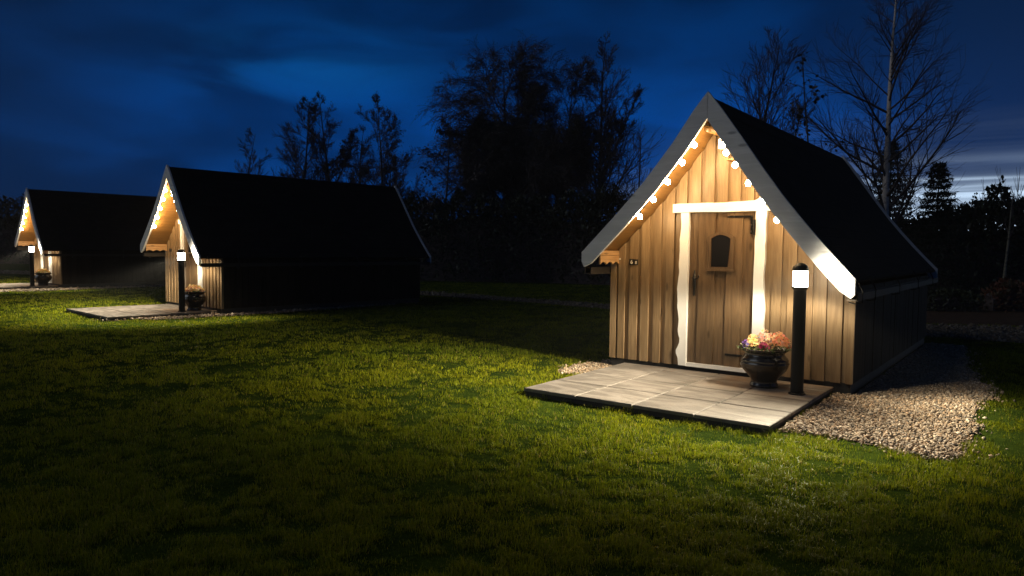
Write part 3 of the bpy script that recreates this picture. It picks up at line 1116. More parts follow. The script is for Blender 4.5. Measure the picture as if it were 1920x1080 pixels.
def leaf_cluster(rg, centre, spread, n, colours, size=0.04, height=0.06):
    V, Fc, C = [], [], []
    for k in range(n):
        a, r_ = rg.uniform(0, 6.283), math.sqrt(rg.random())
        o = Vector((centre[0] + spread[0] * r_ * math.cos(a), centre[1] + spread[1] * r_ * math.sin(a), centre[2] + height * rg.random() * (1 - 0.4 * r_)))
        d = Vector((math.cos(a) + rg.uniform(-.7, .7), math.sin(a) + rg.uniform(-.7, .7), rg.uniform(-0.1, 0.9))).normalized()
        e = d.cross(Vector((0, 0, 1)))
        e = e.normalized() if e.length > 1e-3 else Vector((1, 0, 0))
        u = e.cross(d)
        s = size * rg.uniform(0.6, 1.3)
        c = [q * rg.uniform(0.7, 1.25) for q in colours[rg.randrange(len(colours))]]
        b = len(V)
        V += [o, o + d * s * 0.5 + e * s * 0.28 + u * s * 0.06, o + d * s - u * s * 0.1, o + d * s * 0.5 - e * s * 0.28 + u * s * 0.06]
        Fc.append((b, b + 1, b + 2, b + 3))
        C += [c] * 4
    return V, Fc, C


def petal_obj(name, data, mat, parent):
    V, Fc, C = data
    v = np.array([tuple(p) for p in V])
    f = np.array(Fc)
    return np_mesh(name, v, f.ravel(), np.full(len(f), 4), mat, {'tone': np.array(C)}, parent)


GREENS = [(0.07, 0.12, 0.025), (0.11, 0.16, 0.05), (0.05, 0.085, 0.02), (0.18, 0.22, 0.10)]


def flower(i, local, label, colours, spread, n, nl, size, height, seed, group='flowers in the pots', petals=5):
    rg = random.Random(seed)
    o = thing('flowering_plant', label, 'flowers', to_world(i, *local), CABINS[i][2], group)
    petal_obj('foliage', leaf_cluster(rg, (0, 0, 0), spread, nl, GREENS, 0.055, height * 0.55), M['leaf'], o)
    petal_obj('blossoms', petals_cluster(rg, (0, 0, 0.01), spread, n, colours, size, height, petals), M['petal'], o)
    return o


ORANGE = [(0.84, 0.36, 0.16), (0.82, 0.42, 0.24), (0.86, 0.50, 0.32), (0.75, 0.28, 0.13)]
YELLOW = [(0.85, 0.62, 0.20), (0.86, 0.70, 0.36), (0.82, 0.54, 0.20)]
PEACH = [(0.86, 0.56, 0.40), (0.88, 0.68, 0.52), (0.82, 0.48, 0.34)]
pz = PATIO_Z + 0.395
flower(0, (0.585, -0.57, pz), 'yellow flowers at the left of the nearest pot', YELLOW, (0.09, 0.10), 120, 60, 0.018, 0.15, 1)
flower(0, (0.700, -0.50, pz), 'tall peach flowers in the middle of the nearest pot', PEACH, (0.11, 0.11), 170, 60, 0.018, 0.215, 2)
flower(0, (0.845, -0.50, pz), 'orange flowers spilling over the right side of the nearest pot', ORANGE, (0.13, 0.12), 210, 70, 0.018, 0.19, 3)
flower(0, (0.735, -0.655, pz), 'dark crimson pansies at the front rim of the nearest pot', [(0.32, 0.008, 0.07), (0.42, 0.02, 0.10), (0.20, 0.005, 0.05)], (0.055, 0.035), 18, 40, 0.028, 0.10, 4)
flower(0, (0.535, -0.64, pz), 'violet flowers drooping at the left rim of the nearest pot', [(0.09, 0.05, 0.22), (0.14, 0.08, 0.30), (0.06, 0.03, 0.15)], (0.07, 0.05), 34, 40, 0.02, 0.10, 5)
flower(0, (0.70, -0.690, pz - 0.005), 'low pale green leaves along the front rim of the nearest pot', [(0.55, 0.55, 0.25), (0.6, 0.5, 0.3)], (0.17, 0.035), 10, 90, 0.016, 0.05, 6)
flower(1, (POT[0] + 0.22, POT[1] + 0.14, pz), 'pale yellow flowers in the pot of the middle cabin', YELLOW + PEACH, (0.21, 0.19), 230, 150, 0.03, 0.16, 7)
flower(2, (POT[0] + 0.22, POT[1] + 0.14, pz), 'golden flowers in the pot of the farthest cabin', YELLOW, (0.21, 0.19), 200, 120, 0.034, 0.14, 8)

# ------------------------------------------------------------------ gravel
G_RIGHT0 = [(1.33, -2.14), (1.66, -1.97), (2.13, -2.10), (2.61, -2.20), (2.70, -1.60), (2.69, -1.12), (2.60, -0.5), (2.63, 0.0), (2.68, 0.9), (2.66, 1.55), (2.40, 2.3), (2.2, 4.0), (2.1, 5.7), (1.49, 5.7), (1.49, 0.0), (1.33, 0.0)]
G_LEFT0 = [(-1.27, -0.72), (-1.77, -0.84), (-1.83, -0.4), (-1.80, 0.03), (-1.66, 0.6), (-1.49, 0.6), (-1.49, 0.0), (-1.27, 0.0)]
G_RIGHT1 = [(1.33, -1.9), (1.66, -1.5), (1.80, -0.65), (1.80, 0.6), (1.72, 2.2), (1.60, 4.5), (1.49, 5.7), (1.49, 0.0), (1.33, 0.0)]
G_FRONT1 = [(0.95, -2.45), (1.40, -2.1), (1.33, -1.3), (1.33, -2.30), (0.95, -2.30)]
G_RIGHT2 = [(1.33, -2.2), (2.3, -2.2), (2.5, -1.1), (2.3, 0.0), (2.0, 1.2), (1.75, 4.0), (1.60, 5.7), (1.49, 5.7), (1.49, 0.0), (1.33, 0.0)]
G_LEFT2 = [(-1.27, -2.2), (-3.4, -2.6), (-3.6, -1.4), (-1.9, -0.6), (-1.6, 0.4), (-1.49, 0.4), (-1.49, 0.0), (-1.27, 0.0)]
WORLD_POLYS = []


def inside(poly, X, Y):
    r = np.zeros(X.shape, bool)
    n = len(poly)
    for i in range(n):
        x0, y0 = poly[i]
        x1, y1 = poly[(i + 1) % n]
        c = ((y0 > Y) != (y1 > Y)) & (X < (x1 - x0) * (Y - y0) / (y1 - y0 + 1e-12) + x0)
        r ^= c
    return r


_t = (1 + 5 ** 0.5) / 2
ICO_V = np.array([(-1, _t, 0), (1, _t, 0), (-1, -_t, 0), (1, -_t, 0), (0, -1, _t), (0, 1, _t), (0, -1, -_t), (0, 1, -_t), (_t, 0, -1), (_t, 0, 1), (-_t, 0, -1), (-_t, 0, 1)]) / math.hypot(1, _t)
ICO_F = np.array([(0, 11, 5), (0, 5, 1), (0, 1, 7), (0, 7, 10), (0, 10, 11), (1, 5, 9), (5, 11, 4), (11, 10, 2), (10, 7, 6), (7, 1, 8), (3, 9, 4), (3, 4, 2), (3, 2, 6), (3, 6, 8), (3, 8, 9), (4, 9, 5), (2, 4, 11), (6, 2, 10), (8, 6, 7), (9, 8, 1)])


def gravel(name, poly_w, size, dens, seed, tones, edge=0.0, base=True, bed='grit'):
    """a thin bed of grit with real stones lying on it"""
    rg = np.random.default_rng(seed)
    P = np.array(poly_w)
    lo, hi = P.min(0), P.max(0)
    n = int((hi[0] - lo[0]) * (hi[1] - lo[1]) * dens)
    X = rg.uniform(lo[0] - edge, hi[0] + edge, n)
    Y = rg.uniform(lo[1] - edge, hi[1] + edge, n)
    wx = X + (fbm(X * 3, Y * 3) - 0.5) * 0.22
    wy = Y + (fbm(X * 3 + 40, Y * 3 + 9) - 0.5) * 0.22
    sj = np.where(rg.random(n) < 0.22, 0.11, 0.03)
    k = inside(poly_w, wx + rg.normal(0, 1, n) * sj, wy + rg.normal(0, 1, n) * sj)
    for i_ in range(3):
        lx, ly = to_local(i_, X, Y)
        k &= ~((abs(lx) < 1.52) & (ly > -0.02) & (ly < 5.75)) & ~((lx > -1.28) & (lx < 1.33) & (ly > -2.30) & (ly < 0.01))
    X, Y = X[k], Y[k]
    n = len(X)
    r = size * np.exp(rg.normal(0, 0.32, n))
    Z = ground(X, Y) + rg.uniform(0.005, 0.022, n)
    q = rg.normal(size=(n, 3, 3))
    Q = np.linalg.qr(q)[0]
    sc = np.stack([rg.uniform(0.8, 1.3, n), rg.uniform(0.6, 1.0, n), rg.uniform(0.4, 0.75, n)], 1) * r[:, None]
    j = ICO_V[None] * (1 + rg.normal(0, 0.13, (n, 12, 1)))
    v = np.einsum('nij,nkj->nki', Q, j * sc[:, None, :])
    v += np.stack([X, Y, Z], 1)[:, None, :]
    f = (ICO_F[None] + (np.arange(n) * 12)[:, None, None]).reshape(-1, 3)
    T = np.array(tones)[rg.integers(0, len(tones), n)] * rg.uniform(0.65, 1.25, (n, 1))
    o = np_mesh(name, v.reshape(-1, 3), f.ravel(), np.full(len(f), 3), M['stone'], {'tone': np.repeat(T, 12, 0)})
    tag(o, kind='stuff')
    if base:
        zz = [float(ground(*p)) + 0.006 for p in poly_w]
        b = MB().add([(p[0], p[1], z) for p, z in zip(poly_w, zz)], [tuple(range(len(poly_w)))])
        bo = b.build('gravel_bed', M[bed])
        tag(bo, kind='structure')
    WORLD_POLYS.append(poly_w)
    return o


TONES = [(0.31, 0.24, 0.165), (0.25, 0.19, 0.13), (0.40, 0.33, 0.25), (0.20, 0.145, 0.10), (0.32, 0.22, 0.135), (0.15, 0.125, 0.10)]


def wpoly(i, poly):
    return [to_world(i, *p)[:2] for p in poly]


gravel('gravel', wpoly(0, G_RIGHT0), 0.0125, 4600, 1, TONES)
gravel('gravel', wpoly(0, G_LEFT0), 0.0125, 4200, 2, TONES)
gravel('gravel', wpoly(1, G_RIGHT1), 0.024, 900, 3, TONES)
gravel('gravel', wpoly(1, G_FRONT1), 0.024, 900, 4, TONES)
gravel('gravel', wpoly(2, G_RIGHT2), 0.028, 500, 5, TONES)
gravel('gravel', wpoly(2, G_LEFT2), 0.028, 400, 6, TONES)
DRIVE = [(-30, 38.0), (-16, 34.0), (-6, 27.0), (0.6, 21.9), (3.0, 19.9), (6.5, 16.9), (9.1, 15.6), (11.5, 15.1), (16, 15.0), (16, 12.0), (11.0, 12.2), (8.9, 12.5), (7.8, 13.3), (5.3, 15.2), (2.6, 18.6), (0.6, 20.4), (-6, 25.2), (-16, 31.5), (-30, 35.0)]
gravel('gravel_drive', DRIVE, 0.030, 160, 7, [tuple(q * 0.5 for q in c) for c in TONES], bed='dark_grit')
# leaf litter behind the drive
LIT = [(5.0, 18.6), (6.5, 17.1), (9.1, 15.8), (11.5, 15.3), (16, 15.2), (18, 22.0), (12, 24), (6.5, 23)]
b = MB().add([(p[0], p[1], 0.010 + float(ground(*p))) for p in LIT], [tuple(range(len(LIT)))]).build('leaf_litter_bed', M['litter'])
tag(b, kind='structure')


# ------------------------------------------------------------------ lawn grass
def grass():
    rg = np.random.default_rng(21)
    N = 3000000
    d = 2.2 + (31 - 2.2) * rg.random(N) ** 2.1
    X, Y = d * rg.uniform(-0.86, 0.86, N) + rg.uniform(-1.6, 1.6, N), d
    # thin with distance so that the picture is evenly covered
    keep = rg.random(N) < np.clip(0.46 * (6.0 / d) ** 0.25, 0, 1)
    X, Y, d = X[keep], Y[keep], d[keep]
    ok = np.ones(len(X), bool)
    for i in range(3):
        lx, ly = to_local(i, X, Y)
        ok &= ~((abs(lx) < 1.50) & (ly > -0.03) & (ly < 5.7))
        ok &= ~((lx > -1.262) & (lx < 1.312) & (ly > -2.284) & (ly < 0.0))
    wx = X + (fbm(X * 3, Y * 3) - 0.5) * 0.22
    wy = Y + (fbm(X * 3 + 40, Y * 3 + 9) - 0.5) * 0.22
    for p in WORLD_POLYS:
        ok &= ~inside(p, wx, wy)
    ok &= ~inside(LIT, X, Y)
    X, Y, d = X[ok], Y[ok], d[ok]
    big = fbm(X * 0.55, Y * 0.55, 3)
    mid = fbm(X * 2.2 + 7, Y * 2.2 + 3, 3)
    fine = fbm(X * 9 + 1, Y * 9 + 8, 2)
    cover = mid * 0.5 + fine * 0.5
    k = rg.random(len(X)) < np.clip((cover - 0.34) * 5.0, 0.16, 1)
    X, Y, d, big, mid, fine = X[k], Y[k], d[k], big[k], mid[k], fine[k]
    n = len(X)
    h = (0.011 + 0.050 * np.clip(fine * 0.9 + mid * 0.7 - 0.45, 0, 1)) * np.exp(rg.normal(0, 0.30, n))
    wd = 0.0024 * np.clip(d / 4.0, 1, 6) ** 0.75 * rg.uniform(0.7, 1.4, n)
    a = rg.uniform(0, 2 * np.pi, n)
    clump = fbm(X * 5 + 3, Y * 5 + 31, 2) * 6.28 * 2
    a = np.where(rg.random(n) < 0.5, clump + rg.normal(0, 0.6, n), a)
    lx, ly = to_local(0, X, Y)
    edge_d = np.maximum(np.maximum(-1.262 - lx, lx - 1.312), np.maximum(-2.284 - ly, ly))
    h = h * (1 + 1.1 * np.exp(-(edge_d / 0.05) ** 2) * rg.random(n))
    lean = np.abs(rg.normal(0.75, 0.40, n))
    tx, ty = np.cos(a), np.sin(a)
    fx = rg.uniform(0, 2 * np.pi, n)
    sx, sy = np.cos(fx), np.sin(fx)
    Z = ground(X, Y)
    z1, z2 = h * 0.55, h * np.cos(np.clip(lean, 0, 1.2))
    l1, l2 = h * 0.18 * lean, h * np.sin(np.clip(lean, 0, 1.2))
    V = np.empty((n, 5, 3), np.float32)
    for q, (sg, wf, zz, ll) in enumerate(((-1, 1, -0.004, 0), (1, 1, -0.004, 0), (1, 0.8, z1, l1), (-1, 0.8, z1, l1), (0, 0, z2, l2))):
        V[:, q, 0] = X + sg * wf * 0.5 * wd * sx + tx * ll
        V[:, q, 1] = Y + sg * wf * 0.5 * wd * sy + ty * ll
        V[:, q, 2] = Z + zz
    b_ = (np.arange(n) * 5)[:, None]
    quads = b_ + np.array([0, 1, 2, 3])
    tris = b_ + np.array([3, 2, 4])
    ff = np.concatenate([quads, tris], 1).ravel()
    lt = np.tile(np.array([4, 3]), n)
    c1, c2, c3, c4 = np.array([0.122, 0.158, 0.006]), np.array([0.232, 0.236, 0.006]), np.array([0.034, 0.062, 0.006]), np.array([0.26, 0.20, 0.06])
    t = np.clip((big - 0.30) * 1.8 + rg.normal(0, 0.36, n), 0, 1)[:, None]
    T = c1 * (1 - t) + c2 * t
    t = np.clip((0.46 - mid) * 2.6 + (0.5 - fine) * 1.2 + rg.normal(0, 0.3, n), 0, 1)[:, None]
    T = T * (1 - t) + c3 * t
    s = (rg.random(n) < 0.03 + 0.08 * np.clip(0.5 - fine, 0, 1))[:, None]
    T = np.where(s, c4, T) * rg.uniform(0.75, 1.3, (n, 1))
    o = np_mesh('grass', V.reshape(-1, 3), ff, lt, M['grass'], {'tone': np.repeat(T, 5, 0)})
    tag(o, kind='stuff')
    print('grass blades', n)


grass()


# ------------------------------------------------------------------ trees
def rot_about(v, axis, ang):
    return Matrix.Rotation(ang, 3, axis) @ v


def grow_tree(seed, H, r0, lean=(0, 0), first=0.18, n1=18, n2=8, n3=6, a1=(35, 60), len1=0.42, up1=0.25, droop=0.0, fork=0, top_r=0.012, len_pow=0.8, rmin=0.006, wig=0.05):
    """trunk points, then branch polylines: list of (points, radii, level)"""
    rg = random.Random(seed)
    out = []

    def poly(p, d, L, r, n, upw, wg, tip=0.3):
        pts, rad = [p.copy()], [r]
        d = d.normalized()
        for k in range(n):
            d = d + Vector((rg.uniform(-1, 1), rg.uniform(-1, 1), rg.uniform(-1, 1))) * wg + Vector((0, 0, upw / n))
            d.normalize()
            p = p + d * (L / n)
            pts.append(p.copy())
            rad.append(max(rmin, r * (1 - (1 - tip) * (k + 1) / n)))
        return pts, rad, d

    trunks = []
    p, rad, d = poly(Vector((0, 0, -0.15)), Vector((lean[0], lean[1], 1)), H + 0.15, r0, 14, 0.1, wig, top_r / r0)
    trunks.append((p, rad, H))
    for q in range(fork):
        k = rg.randrange(3, 7)
        a = rg.uniform(0, 6.283)
        t = (H * rg.uniform(0.62, 0.9) - p[k].z)
        pp, rr, _ = poly(p[k], Vector((math.cos(a) * 0.55, math.sin(a) * 0.55, 1)), max(t, 1.0), rad[k] * 0.7, 10, 0.5, wig * 1.6, 0.15)
        trunks.append((pp, rr, t))
    for (p, rad, HH) in trunks:
        out.append((p, rad, 0))
        n = n1 if HH == H else max(6, int(n1 * 0.6))
        for i in range(n):
            t = first + (1 - first) * ((i + rg.uniform(0, 0.9)) / n)
            t = min(t, 0.985)
            if HH != H:
                t = 0.25 + 0.74 * (i + rg.random()) / n
            fi = t * (len(p) - 1)
            k = int(fi)
            b0 = p[k].lerp(p[min(k + 1, len(p) - 1)], fi - k)
            rb = rad[k] * (1 - (fi - k)) + rad[min(k + 1, len(p) - 1)] * (fi - k)
            a = rg.uniform(0, 6.283)
            pol = R(rg.uniform(*a1))
            dd = Vector((math.cos(a) * math.sin(pol), math.sin(a) * math.sin(pol), math.cos(pol)))
            L1 = HH * len1 * ((1 - t) ** len_pow * 0.85 + 0.12) * rg.uniform(0.7, 1.2)
            q1, r1, _ = poly(b0, dd, L1, max(rmin * 1.5, rb * rg.uniform(0.35, 0.6)), 7, up1, 0.12, 0.25)
            out.append((q1, r1, 1))
            m2 = max(2, int(n2 * (0.5 + L1 / (HH * len1))))
            for j in range(m2):
                t2 = 0.2 + 0.8 * (j + rg.random()) / m2
                f2 = min(t2, 0.99) * (len(q1) - 1)
                k2 = int(f2)
                b2 = q1[k2].lerp(q1[k2 + 1], f2 - k2)
                dv = (q1[k2 + 1] - q1[k2]).normalized()
                ax = dv.cross(Vector((rg.uniform(-1, 1), rg.uniform(-1, 1), rg.uniform(-1, 1))))
                if ax.length < 1e-3:
                    continue
                d2 = rot_about(dv, ax.normalized(), R(rg.uniform(22, 55)))
                L2 = L1 * rg.uniform(0.25, 0.5) * (1.1 - 0.4 * t2)
                q2, r2, _ = poly(b2, d2, L2, max(rmin * 1.2, r1[k2] * 0.5), 5, up1 * 0.7 - droop * 0.6, 0.16, 0.4)
                out.append((q2, r2, 2))
                for s in range(n3):
                    t3 = 0.15 + 0.85 * (s + rg.random()) / n3
                    f3 = min(t3, 0.99) * (len(q2) - 1)
                    k3 = int(f3)
                    b3 = q2[k3].lerp(q2[k3 + 1], f3 - k3)
                    dv = (q2[k3 + 1] - q2[k3]).normalized()
                    d3 = (dv + Vector((rg.uniform(-1, 1), rg.uniform(-1, 1), rg.uniform(-1, 1))) * 0.65).normalized()
                    L3 = L2 * rg.uniform(0.35, 0.75)
                    q3, r3, _ = poly(b3, d3, L3, rmin, 3, up1 * 0.5 - droop, 0.18, 0.7)
                    out.append((q3, r3, 3))
    return out


def tubes_np(lines, sides):
    """all polylines of a crown as one vertex and face array"""
    V, Fq = [], []
    base = 0
    cs = [(math.cos(2 * math.pi * k / sides), math.sin(2 * math.pi * k / sides)) for k in range(sides)]
    ring = np.arange(sides)
    nxt = (ring + 1) % sides
    for (pts, rad, lv) in lines:
        P = np.array([tuple(p) for p in pts])
        T = np.gradient(P, axis=0)
        T /= np.linalg.norm(T, axis=1)[:, None] + 1e-9
        A = np.cross(T, np.array([0.31, 0.17, 0.93]))
        A /= np.linalg.norm(A, axis=1)[:, None] + 1e-9
        B = np.cross(T, A)
        rd = np.array(rad)
        n = len(P)
        ringv = np.stack([P + (A * c + B * s) * rd[:, None] for c, s in cs], 1)
        V.append(ringv.reshape(-1, 3))
        for i in range(n - 1):
            a = base + i * sides
            Fq.append(np.stack([a + ring, a + sides + ring, a + sides + nxt, a + nxt], 1))
        base += n * sides
    return np.concatenate(V), np.concatenate(Fq)


def leaves_np(lines, per, size, colours, seed, levels=(3,), aspect=0.55, hang=0.0, tmin=0.2, jitter=0.06):
    rg = np.random.default_rng(seed)
    C0, D0 = [], []
    for (pts, rad, lv) in lines:
        if lv not in levels:
            continue
        P = np.array([tuple(p) for p in pts])
        t = rg.uniform(tmin, 1.0, per) * (len(P) - 1)
        k = np.minimum(t.astype(int), len(P) - 2)
        C0.append(P[k] + (P[k + 1] - P[k]) * (t - k)[:, None])
        D0.append(P[k + 1] - P[k])
    C, D = np.concatenate(C0), np.concatenate(D0)
    n = len(C)
    C = C + rg.normal(0, jitter, (n, 3))
    D = D / (np.linalg.norm(D, axis=1)[:, None] + 1e-9) * 0.5 + rg.normal(0, 0.6, (n, 3)) - np.array([0, 0, hang])
    D /= np.linalg.norm(D, axis=1)[:, None]
    E = np.cross(D, rg.normal(size=(n, 3)))
    E /= np.linalg.norm(E, axis=1)[:, None]
    s = size * np.exp(rg.normal(0, 0.3, n))[:, None]
    V = np.stack([C, C + D * s * 0.5 + E * s * aspect * 0.5, C + D * s, C + D * s * 0.5 - E * s * aspect * 0.5], 1)
    F_ = (np.arange(n) * 4)[:, None] + np.array([0, 1, 2, 3])
    T = np.array(colours)[rg.integers(0, len(colours), n)] * rg.uniform(0.6, 1.35, (n, 1))
    return V.reshape(-1, 3), F_, np.repeat(T, 4, 0)


DARKLEAF = [(0.075, 0.066, 0.052), (0.090, 0.072, 0.058), (0.060, 0.056, 0.046)]
BROWNLEAF = [(0.11, 0.070, 0.058), (0.085, 0.058, 0.050), (0.070, 0.056, 0.052)]


def tree(name, label, cat, u, D, seed, group, bark='bark', leaves=None, **kw):
    x, y = at(u, D)
    root = thing(name, label, cat, (x, y, float(ground(x, y))), 0.0, group)
    lines = grow_tree(seed, **kw)
    tr = [l for l in lines if l[2] == 0]
    br = [l for l in lines if l[2] in (1,)]
    tw = [l for l in lines if l[2] > 1]
    v, f = tubes_np(tr, 9)
    np_mesh('trunk', v, f.ravel(), np.full(len(f), 4), M[bark], parent=root, smooth=True)
    v1, f1 = tubes_np(br, 5)
    v2, f2 = tubes_np(tw, 3)
    vv, ff = np.concatenate([v1, v2]), np.concatenate([f1, f2 + len(v1)])
    cr = np_mesh('crown', vv, ff.ravel(), np.full(len(ff), 4), M['twig'], parent=root)
    if leaves:
        lv, lf, lt = leaves_np(lines, seed=seed, **leaves)
        np_mesh('leaves', lv, lf.ravel(), np.full(len(lf), 4), M['leaf'], {'tone': lt}, parent=cr)
    return root


TG = 'trees beyond the cabins'
tree('broad_tree', 'broad dark tree with a full crown in the middle of the skyline', 'tree', 945, 38, 101, TG, H=10.9, r0=0.22, first=0.22, n1=40, n2=13, n3=11, a1=(35, 85), len1=0.42, up1=0.22,
     droop=0.8, fork=5, rmin=0.009, len_pow=0.28, leaves=dict(per=9, size=0.05, colours=DARKLEAF, levels=(3,), hang=0.8, jitter=0.09))
tree('tall_bare_tree', 'tall bare tree just right of the broad dark tree', 'tree', 1122, 36, 102, TG, H=11.9, r0=0.16, first=0.15, n1=36, n2=10, n3=8, a1=(28, 55), len1=0.36, up1=0.45, fork=3, rmin=0.009,
     len_pow=0.9, leaves=dict(per=1, size=0.05, colours=BROWNLEAF, levels=(3,)))
tree('leafy_tree', 'shorter dense tree in front of the tall bare tree', 'tree', 1042, 37, 211, TG, H=10.2, r0=0.16, first=0.2, n1=32, n2=11, n3=10, a1=(35, 70), len1=0.36, up1=0.3, fork=3, rmin=0.009, len_pow=0.3, droop=0.5,
     leaves=dict(per=9, size=0.05, colours=DARKLEAF, levels=(3,), hang=0.5, jitter=0.09))
tree('slender_tree', 'slender bare tree close to the left eave of the nearest cabin', 'tree', 1184, 29, 103, TG, H=6.3, r0=0.07, first=0.2, n1=18, n2=7, n3=5, a1=(22, 45), len1=0.36, up1=0.6, rmin=0.006)
tree('small_bare_tree', 'small bare tree at the left foot of the broad dark tree', 'tree', 826, 34, 104, TG, H=7.6, r0=0.09, first=0.2, n1=20, n2=8, n3=6, a1=(40, 75), len1=0.40, up1=0.2, rmin=0.007, droop=0.3,
     leaves=dict(per=2, size=0.10, colours=BROWNLEAF, levels=(3,)))
tree('faint_tree', 'faint low tree above the left end of the middle cabin roof', 'tree', 458, 46, 105, TG, H=8.6, r0=0.09, first=0.3, n1=20, n2=9, n3=9, a1=(30, 60), len1=0.36, up1=0.4, rmin=0.009)
tree('bare_tree', 'bare tree with brown clumps above the middle of the middle cabin roof', 'tree', 545, 42, 106, TG, H=10.2, r0=0.14, first=0.25, n1=28, n2=11, n3=10, a1=(38, 70), len1=0.36, up1=0.3, rmin=0.010,
     leaves=dict(per=2, size=0.05, colours=BROWNLEAF, levels=(3,)))
tree('bare_tree', 'bare forked tree between two others above the middle cabin roof', 'tree', 622, 43, 107, TG, H=10.4, r0=0.15, first=0.25, n1=28, n2=10, n3=9, a1=(30, 60), len1=0.34, up1=0.4, fork=1, rmin=0.009,
     leaves=dict(per=2, size=0.07, colours=BROWNLEAF, levels=(3,)))
tree('leafy_tree', 'low dense tree above the right part of the middle cabin roof', 'tree', 682, 44, 108, TG, H=8.6, r0=0.14, first=0.25, n1=20, n2=9, n3=8, a1=(30, 60), len1=0.34, up1=0.4, rmin=0.009,
     leaves=dict(per=6, size=0.055, colours=DARKLEAF, levels=(3,), jitter=0.1))
tree('bare_tree', 'bare tree above the right end of the middle cabin roof', 'tree', 728, 42, 109, TG, H=10.0, r0=0.14, first=0.25, n1=28, n2=10, n3=9, a1=(32, 64), len1=0.38, up1=0.4, fork=1, rmin=0.009,
     leaves=dict(per=3, size=0.07, colours=BROWNLEAF, levels=(3,)))
tree('round_bare_tree', 'bare tree with a rounded twiggy crown behind the ridge of the nearest cabin', 'tree', 1398, 26, 110, TG, H=8.6, r0=0.13, first=0.42, n1=26, n2=9, n3=7, a1=(15, 48), len1=0.40, up1=0.5, fork=2, rmin=0.006, len_pow=0.5)
tree('sapling', 'thin sapling with a few last leaves above the rear of the nearest cabin', 'tree', 1522, 20, 112, TG, H=7.1, r0=0.05, first=0.35, n1=22, n2=5, n3=2, a1=(45, 80), len1=0.20, up1=0.15, rmin=0.005,
     leaves=dict(per=1, size=0.10, colours=DARKLEAF, levels=(2, 3), aspect=0.8))
tree('sapling', 'short bare sapling between the thin sapling and the pale birch', 'tree', 1572, 21, 113, TG, H=5.0, r0=0.045, first=0.3, n1=16, n2=6, n3=4, a1=(35, 65), len1=0.34, up1=0.3, rmin=0.005)
tree('birch_tree', 'tall bare birch with a pale trunk behind the nearest cabin', 'tree', 1655, 21, 114, TG, bark='birch_bark', H=9.9, r0=0.135, first=0.20, n1=46, n2=12, n3=7, a1=(35, 64), len1=0.37, up1=0.30, rmin=0.0036, droop=0.15, len_pow=0.75, lean=(0.012, 0), wig=0.025)
tree('thin_trunk_tree', 'thin pale trunk standing before the dark hedge at the right edge', 'tree', 1880, 20.5, 115, TG, bark='pale_bark', H=3.3, r0=0.055, first=0.6, n1=9, n2=4, n3=3, a1=(10, 35), len1=0.36, up1=0.5, rmin=0.005)


def conifer(label, u, D, H, Rb, seed):
    rg = random.Random(seed)
    x, y = at(u, D)
    root = thing('spruce_tree', label, 'tree', (x, y, float(ground(x, y))), 0, TG)
    v, f = tubes_np([([Vector((0, 0, -0.1)), Vector((0.02, 0, H * 0.5)), Vector((0, 0, H))], [0.02 + H * 0.012, 0.015 + H * 0.006, 0.006], 0)], 8)
    np_mesh('trunk', v, f.ravel(), np.full(len(f), 4), M['bark'], parent=root)
    lines = []
    z = 0.25
    while z < H * 0.985:
        t = z / H
        n = 7 if t < 0.8 else 5
        ph = rg.uniform(0, 6.28)
        for k in range(n):
            a = ph + 6.283 * k / n + rg.uniform(-.3, .3)
            L = Rb * (1 - t) ** 0.85 * rg.uniform(0.7, 1.15) + 0.06
            d = Vector((math.cos(a), math.sin(a), 0.25 if t > 0.8 else -0.05))
            pts = [Vector((0, 0, z))]
            for s in range(1, 6):
                q = s / 5
                pts.append(Vector((d.x * L * q, d.y * L * q, z + d.z * L * q - 0.22 * L * math.sin(q * 2.4) * (1 - t) + 0.12 * L * q * q)))
            lines.append((pts, [0.014, 0.012, 0.010, 0.008, 0.006, 0.004], 1))
            for s in range(10):
                q = 0.2 + 0.8 * s / 10
                i = min(int(q * 5), 4)
                b0 = pts[i].lerp(pts[i + 1], q * 5 - i)
                sd = 1 if s % 2 else -1
                e = Vector((-d.y * sd + d.x * 0.9, d.x * sd + d.y * 0.9, rg.uniform(-0.5, 0.05))).normalized()
                l2 = L * 0.34 * (1.15 - q) + 0.05
                lines.append(([b0, b0 + e * l2 * 0.5, b0 + e * l2 + Vector((0, 0, -l2 * 0.15))], [0.006, 0.005, 0.004], 3))
        z += 0.20 * (1.25 - t * 0.5)
    v, f = tubes_np(lines, 3)
    cr = np_mesh('crown', v, f.ravel(), np.full(len(f), 4), M['twig'], parent=root)
    lv, lf, lt = leaves_np(lines, 9, 0.10, [(0.020, 0.032, 0.018), (0.028, 0.040, 0.022)], seed, (3, 1), 0.22, 0.15, 0.05, 0.012)
    np_mesh('needles', lv, lf.ravel(), np.full(len(lf), 4), M['leaf'], {'tone': lt}, parent=cr)


conifer('dark spruce standing behind the pale birch trunk', 1662, 24, 5.3, 1.7, 5)
conifer('small pointed spruce between the birch and the dark hedge', 1752, 21.5, 4.3, 1.3, 6)


